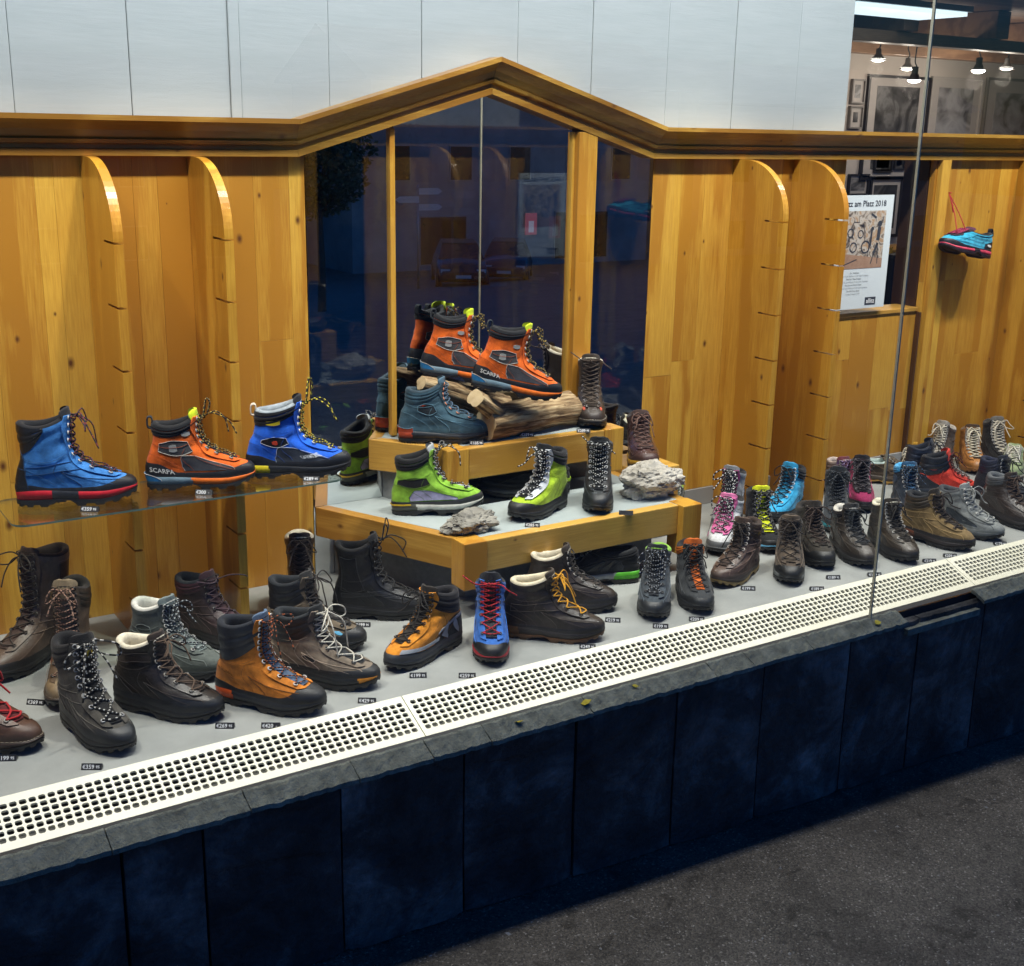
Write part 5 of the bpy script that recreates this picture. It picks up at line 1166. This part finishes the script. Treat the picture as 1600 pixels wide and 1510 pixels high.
# ------------------------------------------------------------ lamp fittings over the display (above the picture)
bt = empty('light_batten', (2.2, 2.56, 2.40), 0, 'long white fluorescent batten above the window display', 'lamp')
boxo('housing', M_WHITE, bt, -2.6, 2.6, -.06, .06, .004, .06, .004)
def fitting(x, tg, label):
    g = empty('spot_lamp', (x, 2.62, 2.32), 0, label, 'lamp', 'spot lamps over the display')
    d = (Vector(tg) - Vector((x, 2.62, 2.30))).normalized()
    m = MB(); c = np.array([0, 0, .0]); dn = np.array(d)
    m.tube([c - dn * .0 + np.array([0, 0, .14]), c + np.array([0, 0, .05])], .006, 8)
    m.build('stem', M_BLACK, g)
    m = MB(); pts = [c - dn * .10, c - dn * .09, c - dn * .02, c + dn * .0 - dn * .035]
    m.tube([-dn * .11, -dn * .105, -dn * .05, -dn * .03], [.02, .032, .038, .042], 14, caps=False); m.build('shade', M_BLACK, g)
for i, (lx, tg) in enumerate(LAMPS): fitting(lx, tg, ('black spot lamp over the display, leftmost', 'black spot lamp over the display, second from left', 'black spot lamp over the display, third from left', 'black spot lamp over the display, fourth from left', 'black spot lamp over the display, fifth from left', 'black spot lamp over the display, rightmost')[i])

# ------------------------------------------------------------ poster
ps = empty('poster', (3.718, 3.300, .69), 0, 'white jazz concert poster hanging before the opening', 'poster')
boxo('paper', plain('poster_paper', (.66, .72, .74), (.70, .76, .78), 3, .4, .02, .001), ps, -.149, .149, 0, .001, 0, .430)
INK = plain('poster_ink', (.03, .035, .05), (.05, .055, .07), 20, .5)
def pic_mat(name, stops, scale, seed):
    m, nt, b = newmat(name); L = nt.links.new
    tc = N(nt, 'ShaderNodeTexCoord'); mp = N(nt, 'ShaderNodeMapping'); mp.inputs['Location'].default_value = (seed * 3.1, seed, seed * 1.7); L(tc.outputs['Object'], mp.inputs['Vector'])
    n1 = N(nt, 'ShaderNodeTexNoise'); n1.inputs['Scale'].default_value = scale; n1.inputs['Detail'].default_value = 5; n1.inputs['Distortion'].default_value = 1.6; L(mp.outputs[0], n1.inputs['Vector'])
    r = ramp(nt, stops); L(n1.outputs[0], r.inputs[0]); L(r.outputs[0], b.inputs['Base Color']); b.inputs['Roughness'].default_value = .4
    return m
def g_(v): return (v, v, v * 1.03, 1)
SK = pic_mat('poster_sketch', [(.30, (.02, .02, .03, 1)), (.42, (.24, .19, .15, 1)), (.5, (.55, .5, .44, 1)), (.62, (.42, .27, .16, 1))], 26, 1)
m = MB(); m.add([(-.125, -.0006, .155), (.112, -.0006, .155), (.112, -.0006, .372), (-.125, -.0006, .372)], [(0, 1, 2, 3)]); m.build('picture', SK, ps)
m = MB(); m.add([(-.125, -.0009, .155), (.112, -.0009, .155), (.112, -.0009, .190), (-.125, -.0009, .215)], [(0, 1, 2, 3)]); m.build('picture_floor', plain('sketch_floor', (.30, .17, .11), (.42, .27, .19), 30, .5), ps)
# drum kit and seated player sketched in ink
m = MB()
def disc(cx, cz, r, rin=0.0, n=20):
    for k in range(n):
        a0, a1 = k * 2 * math.pi / n, (k + 1) * 2 * math.pi / n
        m.add([(cx + rin * math.cos(a0), -.0013, cz + rin * math.sin(a0)), (cx + r * math.cos(a0), -.0013, cz + r * math.sin(a0)), (cx + r * math.cos(a1), -.0013, cz + r * math.sin(a1)), (cx + rin * math.cos(a1), -.0013, cz + rin * math.sin(a1))], [(0, 1, 2, 3)])
def stroke(x0, z0, x1, z1, w=.003):
    d = Vector((x1 - x0, z1 - z0)).normalized() * w / 2; nx, nz = -d.y, d.x
    m.add([(x0 + nx, -.0012, z0 + nz), (x0 - nx, -.0012, z0 - nz), (x1 - nx, -.0012, z1 - nz), (x1 + nx, -.0012, z1 + nz)], [(0, 1, 2, 3)])
disc(.012, .236, .025, .019); disc(-.055, .236, .020, .015); disc(-.075, .29, .018, .013); disc(-.02, .285, .016, .012)
disc(.082, .322, .012); disc(.043, .304, .008)
for q in ((.082, .31, .078, .26, .018), (.078, .25, .06, .21, .012), (.06, .21, .048, .17, .005), (.078, .25, .085, .17, .004), (.04, .30, .038, .24, .010), (-.1, .17, -.03, .19, .004), (-.1, .31, -.1, .2, .004), (.03, .36, .06, .345, .008), (.1, .35, .09, .32, .004), (-.06, .33, -.03, .33, .003), (.03, .27, .03, .2, .003)): stroke(*q)
m.build('sketch_figure', INK, ps)
def flat_text(parent, txt, x, z, size, mat, bold=0.0, y=-.0010, name='lettering'):
    V, F = text_geo(txt, size, bold); mm = MB(); mm.add([(x + p[0], y, z + p[1]) for p in V], F); return mm.build(name, mat, parent)
flat_text(ps, 'Jazz am Platz 2018', -.008, .398, .031, INK, .012)
GREY = plain('poster_small_print', (.22, .24, .26), (.28, .3, .32), 20, .6)
for k, s in enumerate(('Do  Schulhaus', 'Freitag 13. Juli 2018 ab 19 Uhr beim Dorfplatz', 'Red Hot  New Orleans', 'Freitag 20. Juli 2018 ab 19 Uhr beim Dorfplatz', 'Stompers & Charly Huber', 'Freitag 27. Juli 2018 ab 19 Uhr beim Dorfplatz', 'The Old Town Band', 'Freitag 3. August 2018')):
    flat_text(ps, s, -.035, .139 - k * .0115, .0085, GREY if k % 2 else INK)
m = MB(); m.add([(.038, -.0008, .012), (.098, -.0008, .012), (.098, -.0008, .042), (.038, -.0008, .042)], [(0, 1, 2, 3)]); m.build('logo_box', INK, ps)
flat_text(ps, 'allitz', .068, .027, .025, M_TAGTXT, .02, -.0012)

# ------------------------------------------------------------ shop room behind
M_MOUNT = plain('picture_mount', (.40, .375, .36), (.46, .43, .41), 4, .6)
M_FRAME = plain('black_frame', (.012, .012, .016), (.025, .025, .03), 20, .35)
M_FRAME2 = plain('grey_frame', (.16, .15, .15), (.22, .21, .2), 20, .4)
def picture(x0, x1, z0, z1, label, border, dark=.5, seed=0, fr=M_FRAME, fw=.018, y=5.995):
    g = empty('framed_picture', ((x0 + x1) / 2, y, z0), 0, label, 'picture', 'framed pictures on the shop wall')
    w, h = (x1 - x0) / 2, z1 - z0
    for a in ((-w, w, 0, fw), (-w, w, h - fw, h)): boxo('frame_bar', fr, g, a[0], a[1], -.022, 0, a[2], a[3])
    for a in ((-w, -w + fw), (w - fw, w)): boxo('frame_bar', fr, g, a[0], a[1], -.022, 0, fw + .0005, h - fw - .0005)
    boxo('mount', M_MOUNT, g, -w + fw, w - fw, -.008, -.001, fw, h - fw)
    bx, bz = border
    boxo('print', pic_mat('photo_print', [(.35, g_(.012)), (.52, g_(.05 + .1 * (1 - dark))), (.60, g_(.35 * (1.3 - dark))), (.72, g_(.04))] if dark > .4 else [(.3, g_(.10)), (.45, g_(.28)), (.6, g_(.42)), (.75, g_(.2))], 4.5, seed), g, -w + bx, w - bx, -.0095, -.0082, bz, h - bz)
picture(6.64, 7.265, 1.05, 1.735, 'large framed dark photograph behind the glass joint', (.10, .07), .9, 1)
picture(7.275, 7.83, 1.05, 1.745, 'large framed pale photograph of hands on the shop wall', (.09, .07), .2, 2, M_MOUNT)
picture(7.87, 8.6, 1.05, 1.76, 'large pale framed sheet at the upper right edge', (.12, .1), .1, 3, M_FRAME2)
picture(6.49, 6.615, 1.545, 1.70, 'small framed portrait, top of the narrow column', (.035, .035), .5, 4, M_FRAME2, .01)
picture(6.49, 6.615, 1.385, 1.53, 'small framed portrait, lower in the narrow column', (.04, .04), .6, 5, M_FRAME2, .01)
small = [(6.77, 6.955, 1.10, 1.25), (6.97, 7.085, 1.115, 1.25), (7.11, 7.25, 1.12, 1.25), (7.10, 7.255, .98, 1.078), (7.095, 7.25, .84, .945), (7.105, 7.265, .665, .80), (6.54, 6.735, .95, 1.09), (7.28, 7.42, .9, 1.03)]
labs = ('wide framed photo in the upper row under the cornice', 'narrow framed photo in the upper row under the cornice', 'framed photo at the right of the upper row', 'framed photo second down in the right column', 'framed photo third down in the right column', 'framed photo lowest in the right column', 'pale print behind the top of the poster', 'framed photo beside the dark jamb')
for k, (q, lb) in enumerate(zip(small, labs)): picture(*q, lb, (.03, .03), .55, 10 + k, M_FRAME, .011)
picture(6.75, 7.085, .66, 1.075, 'large dark framed picture half hidden by the poster', (.05, .06), .9, 20, M_FRAME, .02)
m = MB(); m.box(3.52, 9.5, 3.52, 6.0, 2.062, 2.10); meta(m.build('shop_ceiling', W_BEAM), kind='structure')
# beams and skylight
for i, x in enumerate((4.2, 5.0, 5.8, 6.6, 7.4, 8.2, 9.0)):
    o = boxo('ceiling_beam', W_BEAM, None, x - .06, x + .06, 4.95, 5.99, 1.905, 2.06, .006); o['label'] = 'dark stained ceiling beam, number %d from the white boards' % (i + 1); o['category'] = 'beam'; o['group'] = 'ceiling beams'
    o['label'] = ('first', 'second', 'third', 'fourth', 'fifth', 'sixth', 'seventh')[i] + ' dark ceiling beam counted from the white boards'
for y, lab in ((5.05, 'dark cross beam of the shop ceiling, nearer'), (5.75, 'dark cross beam of the shop ceiling, farther')):
    o = boxo('cross_beam', W_BEAM, None, 3.6, 9.4, y - .05, y + .05, 1.84, 1.9045, .005); meta(o, lab, 'beam')
sl = empty('ceiling_lamp', (5.35, 4.72, 1.955), 0, 'bright cool lamp panel under the shop ceiling', 'lamp')
boxo('diffuser', emitter('panel_glow', (.75, .92, 1.0), .22), sl, -.42, .42, -.16, .16, 0, .02)
boxo('frame', M_WHITE, sl, -.44, .44, -.18, .18, .021, .05)
def pendant(x, y, z, label, power, kind='dome', glow=14):
    g = empty('pendant_lamp', (x, y, z), 0, label, 'lamp', 'pendant lamps in the shop')
    m = MB(); m.tube(spline([(0, 0, .065), (.012, .0, .09), (-.008, 0, .125), (.0, 0, 1.905 - z)], 6), .004, 6); m.build('cable', M_BLACK, g)
    m = MB(); n = 20
    prof = [(.008, .07), (.015, .067), (.017, .04), (.024, .028), (.042, .010), (.050, .0), (.046, .0), (.02, .02)] if kind == 'dome' else [(.008, .09), (.020, .088), (.020, .05), (.024, .045), (.034, .02), (.038, .008), (.034, .008), (.015, .03)]
    P = np.array([[(r * math.cos(2 * math.pi * k / n), r * math.sin(2 * math.pi * k / n), zz) for k in range(n)] for r, zz in prof]); m.grid(P, 0, True); m.build('shade', M_BLACK if kind != 'dome' else M_ALU, g)
    m = MB(); P = np.array([[(.042 * math.sin(a) * math.cos(2 * math.pi * k / n), .042 * math.sin(a) * math.sin(2 * math.pi * k / n), .012 - .02 * math.cos(a)) for k in range(n)] for a in np.linspace(.02, 1.5, 7)]); m.grid(P, 0, True); m.build('bulb', emitter('bulb_glow', (1, .95, .86), glow * .25), g)
    l = bpy.data.lights.new('pendant_light', 'POINT'); l.energy = power * .14; l.color = (1, .88, .74); l.shadow_soft_size = .05
    lo = bpy.data.objects.new('pendant_light', l); COL.objects.link(lo); lo.location = (x, y, z - .06)
pendant(6.06, 5.4, 1.775, 'glowing pendant lamp left of the dark bulb lamp', 4.5)
pendant(6.40, 5.4, 1.665, 'black pendant spot hanging before the dark photograph', 1.5, 'spot', 5)
pendant(7.00, 5.4, 1.745, 'brightest pendant lamp with a flaring bulb', 6, 'spot', 40)
pendant(7.28, 5.4, 1.775, 'glowing pendant lamp at the upper right', 4.5)
pendant(6.56, 5.6, 1.75, 'glowing pendant lamp right behind the glass joint', 3)
# shelf with shoe boxes, office chair
sf = empty('box_shelf', (7.0, 5.72, -.4), 0, 'pale shelf stacked with shoe boxes behind the opening', 'shelf')
for z in (.46, .66, .86, 1.02): boxo('board', W_X, sf, -.45, .45, -.16, .16, z - .015, z)
for x in (-.46, .46): boxo('upright', W_Z, sf, x - .012, x + .012, -.16, .16, 0, 1.04)
rg = random.Random(4)
k = 0
names = ('white', 'cream', 'orange-lidded', 'pale grey', 'white', 'cream')
for z in (.46, .66, .86):
    for x in (-.42, -.14, .14):
        w = .25; hh = .11
        o = boxo('shoe_box', plain('box_card_%d' % (k % 4), ((.62, .60, .56), (.66, .58, .45), (.55, .30, .14), (.5, .5, .5))[k % 4], ((.68, .66, .62), (.72, .64, .5), (.62, .36, .18), (.56, .56, .56))[k % 4], 6, .6), None, 7.0 + x, 7.0 + x + w, 5.57, 5.86, -.4 + z + .001, -.4 + z + hh, .002)
        meta(o, '%s shoe box on the %s board, %s' % (('white', 'cream', 'orange', 'grey')[k % 4], {.46: 'lower', .66: 'middle', .86: 'upper'}[z], {-.42: 'left', -.14: 'middle', .14: 'right'}[x]), 'box', 'shoe boxes on the shelf'); k += 1
rock('white_bag', 'crumpled white bag on top of the box shelf', (7.18, 5.7, .625), (.09, .07, .07), 9, plain('bag_white', (.6, .58, .55), (.7, .68, .65), 8, .6))
ch = empty('office_chair', (6.35, 5.0, -.4), R(20), 'black office chair seen through the opening', 'chair')
boxo('seat', M_BLACK, ch, -.24, .24, -.24, .24, .44, .52, .03)
o = boxo('backrest', M_BLACK, ch, -.22, .22, .22, .28, .62, 1.05, .025)
m = MB(); m.tube(spline([(0, .26, .44), (0, .30, .55), (0, .28, .7)], 6), .02, 8); m.build('back_bar', M_BLACK, ch)
for s in (-1, 1):
    m = MB(); m.tube(spline([(s * .2, -.05, .46), (s * .28, -.06, .55), (s * .29, -.02, .68), (s * .28, .12, .70), (s * .27, .22, .69)], 6), .022, 8); m.build('armrest', M_BLACK, ch)
m = MB(); m.tube([(0, 0, .44), (0, 0, .08)], .025, 10); m.build('column', M_ALU, ch)
for q in range(5):
    a = q * 2 * math.pi / 5; m = MB(); m.tube([(0, 0, .10), (.26 * math.cos(a), .26 * math.sin(a), .06)], .016, 6); m.tube([(.26 * math.cos(a), .26 * math.sin(a), .06), (.26 * math.cos(a), .26 * math.sin(a), .0)], .022, 8); m.build('leg', M_BLACK, ch)

# ------------------------------------------------------------ street across the way, seen in the mirror
def facade(name, label, x0, x1, y, h, wins, mat, roofc, depth=9.0):
    zb = ground_z(8, y) - .6
    g = empty(name, ((x0 + x1) / 2, y, zb), 0, label, 'building')
    w = (x1 - x0) / 2
    boxo('wall', mat, g, -w, w, -depth, 0, 0, h)
    m = MB(); m.prism([(-depth - .8, h), (.8, h), (.8, h + .15), (-depth / 2, h + 2.6), (-depth - .8, h + .15)], lambda p: (-w - .6, p[0], p[1]), lambda p: (w + .6, p[0], p[1])); m.build('roof', roofc, g, recalc=True)
    for (wx, wz, ww, wh) in wins:
        f = boxo('window', M_RENDER, g, wx - ww / 2 - .07, wx + ww / 2 + .07, .001, .05, wz - .07, wz + wh + .07)
        boxo('pane', plain('dark_pane', (.01, .012, .016), (.02, .022, .028), 2, .08), f, -ww / 2, ww / 2, .0255, .035, -wh / 2, wh / 2)
    return g
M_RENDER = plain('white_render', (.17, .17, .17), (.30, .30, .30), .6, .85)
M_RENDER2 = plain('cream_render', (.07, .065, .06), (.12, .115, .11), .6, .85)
M_ROOF = plain('dark_roof', (.05, .045, .045), (.08, .07, .07), 4, .8)
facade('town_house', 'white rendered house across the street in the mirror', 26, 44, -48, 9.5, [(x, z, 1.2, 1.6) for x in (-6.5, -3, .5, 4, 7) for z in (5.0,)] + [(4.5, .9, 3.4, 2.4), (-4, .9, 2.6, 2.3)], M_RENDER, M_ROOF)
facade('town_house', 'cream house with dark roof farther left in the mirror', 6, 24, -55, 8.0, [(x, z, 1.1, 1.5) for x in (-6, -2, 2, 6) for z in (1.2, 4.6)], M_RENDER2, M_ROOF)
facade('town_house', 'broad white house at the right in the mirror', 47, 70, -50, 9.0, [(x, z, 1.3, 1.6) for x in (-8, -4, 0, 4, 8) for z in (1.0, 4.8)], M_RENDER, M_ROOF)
adv = empty('lit_sign', (36.2, -47.93, ground_z(8, -48) + 1.6), 0, 'small lit red advertising sign on the white house', 'sign')
boxo('panel', emitter('red_sign', (.9, .16, .2), .025), adv, -.35, .35, 0, .06, 0, 1.1)
boxo('figure', emitter('pale_figure', (.95, .75, .72), .03), adv, -.16, .16, .0605, .07, .12, .7)

def car(x, y, rz, label, body):
    z = ground_z(x, y)
    g = empty('parked_car', (x, y, z), rz, label, 'car', 'cars parked across the street')
    st = [(-2.05, .42, .62, .72), (-1.95, .30, .80, .80), (-1.2, .26, .95, .86), (-.95, .26, 1.0, .86), (1.3, .26, .98, .86), (1.75, .28, .92, .84), (2.02, .34, .78, .78)]
    m = MB(); rows = []
    for X, zl, zh, w in st:
        rows.append([(X, -w, zl), (X, -w * 1.02, (zl + zh) / 2), (X, -w * .93, zh), (X, 0, zh + .04), (X, w * .93, zh), (X, w * 1.02, (zl + zh) / 2), (X, w, zl), (X, 0, zl)])
    m.grid(np.array(rows), 0, True, True); m.add(rows[0], [tuple(range(8))]); m.add(rows[-1], [tuple(range(7, -1, -1))]); m.build('body', body, g, recalc=True)
    m = MB(); rows = []
    for X, zl, zh, w0, w1 in ((-1.05, .98, 1.0, .80, .78), (-.35, .98, 1.42, .80, .62), (.6, .98, 1.46, .80, .62), (1.35, .96, 1.40, .78, .60), (1.78, .94, .98, .74, .70)):
        rows.append([(X, -w0, zl), (X, -w1, zh), (X, w1, zh), (X, w0, zl)])
    m.grid(np.array(rows), 0, True, False); m.build('cabin_glass', plain('car_glass', (.015, .018, .022), (.03, .034, .04), 2, .06), g, recalc=True)
    boxo('roof', body, g, -.32, 1.32, -.60, .60, 1.43, 1.475, .02)
    for sx in (-1.3, 1.32):
        for sy in (-.80, .80):
            m = MB(); n = 20; P = np.array([[(sx + r * math.cos(2 * math.pi * k / n), sy + o_, .32 + r * math.sin(2 * math.pi * k / n)) for k in range(n)] for r, o_ in ((.01, -.1), (.3, -.1), (.32, -.07), (.32, .07), (.3, .1), (.01, .1))]); m.grid(P, 0, True)
            wl = m.build('wheel', M_BLACK, g)
            m = MB(); s_ = 1 if sy > 0 else -1; P = np.array([[(sx + r * math.cos(2 * math.pi * k / n), sy + s_ * o_, .32 + r * math.sin(2 * math.pi * k / n)) for k in range(n)] for r, o_ in ((.02, .112), (.12, .104), (.2, .103))]); m.grid(P, 0, True); m.build('rim', M_ALU, wl)
    for sy in (-.6, .6): boxo('headlight', M_WHITE, g, -2.02, -1.93, sy - .16, sy + .16, .62, .74, .02)
    boxo('number_plate', M_WHITE, g, -2.09, -2.055, -.26, .26, .44, .55)
    return g
car(22.0, -31.0, R(-64), 'dark estate car reflected left of the mirror joint', plain('car_dark', (.02, .024, .03), (.03, .034, .04), 2, .15))
car(25.6, -33.5, R(-54), 'dark compact car reflected right of the mirror joint', plain('car_blue', (.03, .035, .05), (.04, .045, .06), 2, .15))

tr = empty('street_tree', (11.2, -18.5, ground_z(8, -18.5)), 0, 'round street tree reflected in the left mirror pane', 'tree')
m = MB(); m.tube(spline([(0, 0, -.1), (.02, 0, 1.0), (-.02, .03, 2.1), (0, 0, 2.9)], 6), np.linspace(.10, .05, 19), 10); 
for k in range(7):
    a = k * .9; m.tube(spline([(0, 0, 2.0 + k * .1), (.4 * math.cos(a), .4 * math.sin(a), 2.5 + .1 * k), (.8 * math.cos(a), .8 * math.sin(a), 2.9 + .12 * k)], 5), np.linspace(.03, .01, 11), 6)
m.build('trunk', plain('tree_bark', (.05, .04, .03), (.1, .08, .06), 8, .9), tr)
m = MB(); rg = random.Random(2)
for k in range(5200):
    while True:
        p = Vector((rg.uniform(-1, 1), rg.uniform(-1, 1), rg.uniform(-1, 1)))
        if .25 < p.length < 1: break
    f = 1 + .25 * noise.noise(p * 2.2)
    c = Vector((p.x * 1.15 * f, p.y * 1.15 * f, 3.2 + p.z * 1.2 * f))
    a = Vector((rg.gauss(0, 1), rg.gauss(0, 1), rg.gauss(0, 1))).normalized(); b_ = a.cross(Vector((rg.gauss(0, 1), rg.gauss(0, 1), rg.gauss(0, 1)))).normalized()
    s = rg.uniform(.05, .09); m.add([c - a * s, c + b_ * s * .5, c + a * s, c - b_ * s * .5], [(0, 1, 2, 3)])
m.build('crown', plain('tree_leaf', (.03, .05, .02), (.06, .09, .035), 5, .6), tr)
sp = empty('sign_post', (19.3, -29.0, ground_z(8, -29.0)), 0, 'slim hiking signpost with arrow boards in the mirror', 'sign')
m = MB(); m.tube([(0, 0, 0), (0, 0, 3.3)], .04, 8); m.build('pole', M_ALU, sp)
for k, (zz, s) in enumerate(((3.1, 1), (2.85, -1), (2.6, 1))):
    m = MB(); m.prism([(0, -.1), (s * .7, -.1), (s * .85, 0), (s * .7, .1), (0, .1)], lambda p: (p[0], .05, zz + p[1]), lambda p: (p[0], .07, zz + p[1])); m.build('arrow_board', M_WHITE, sp, recalc=True)
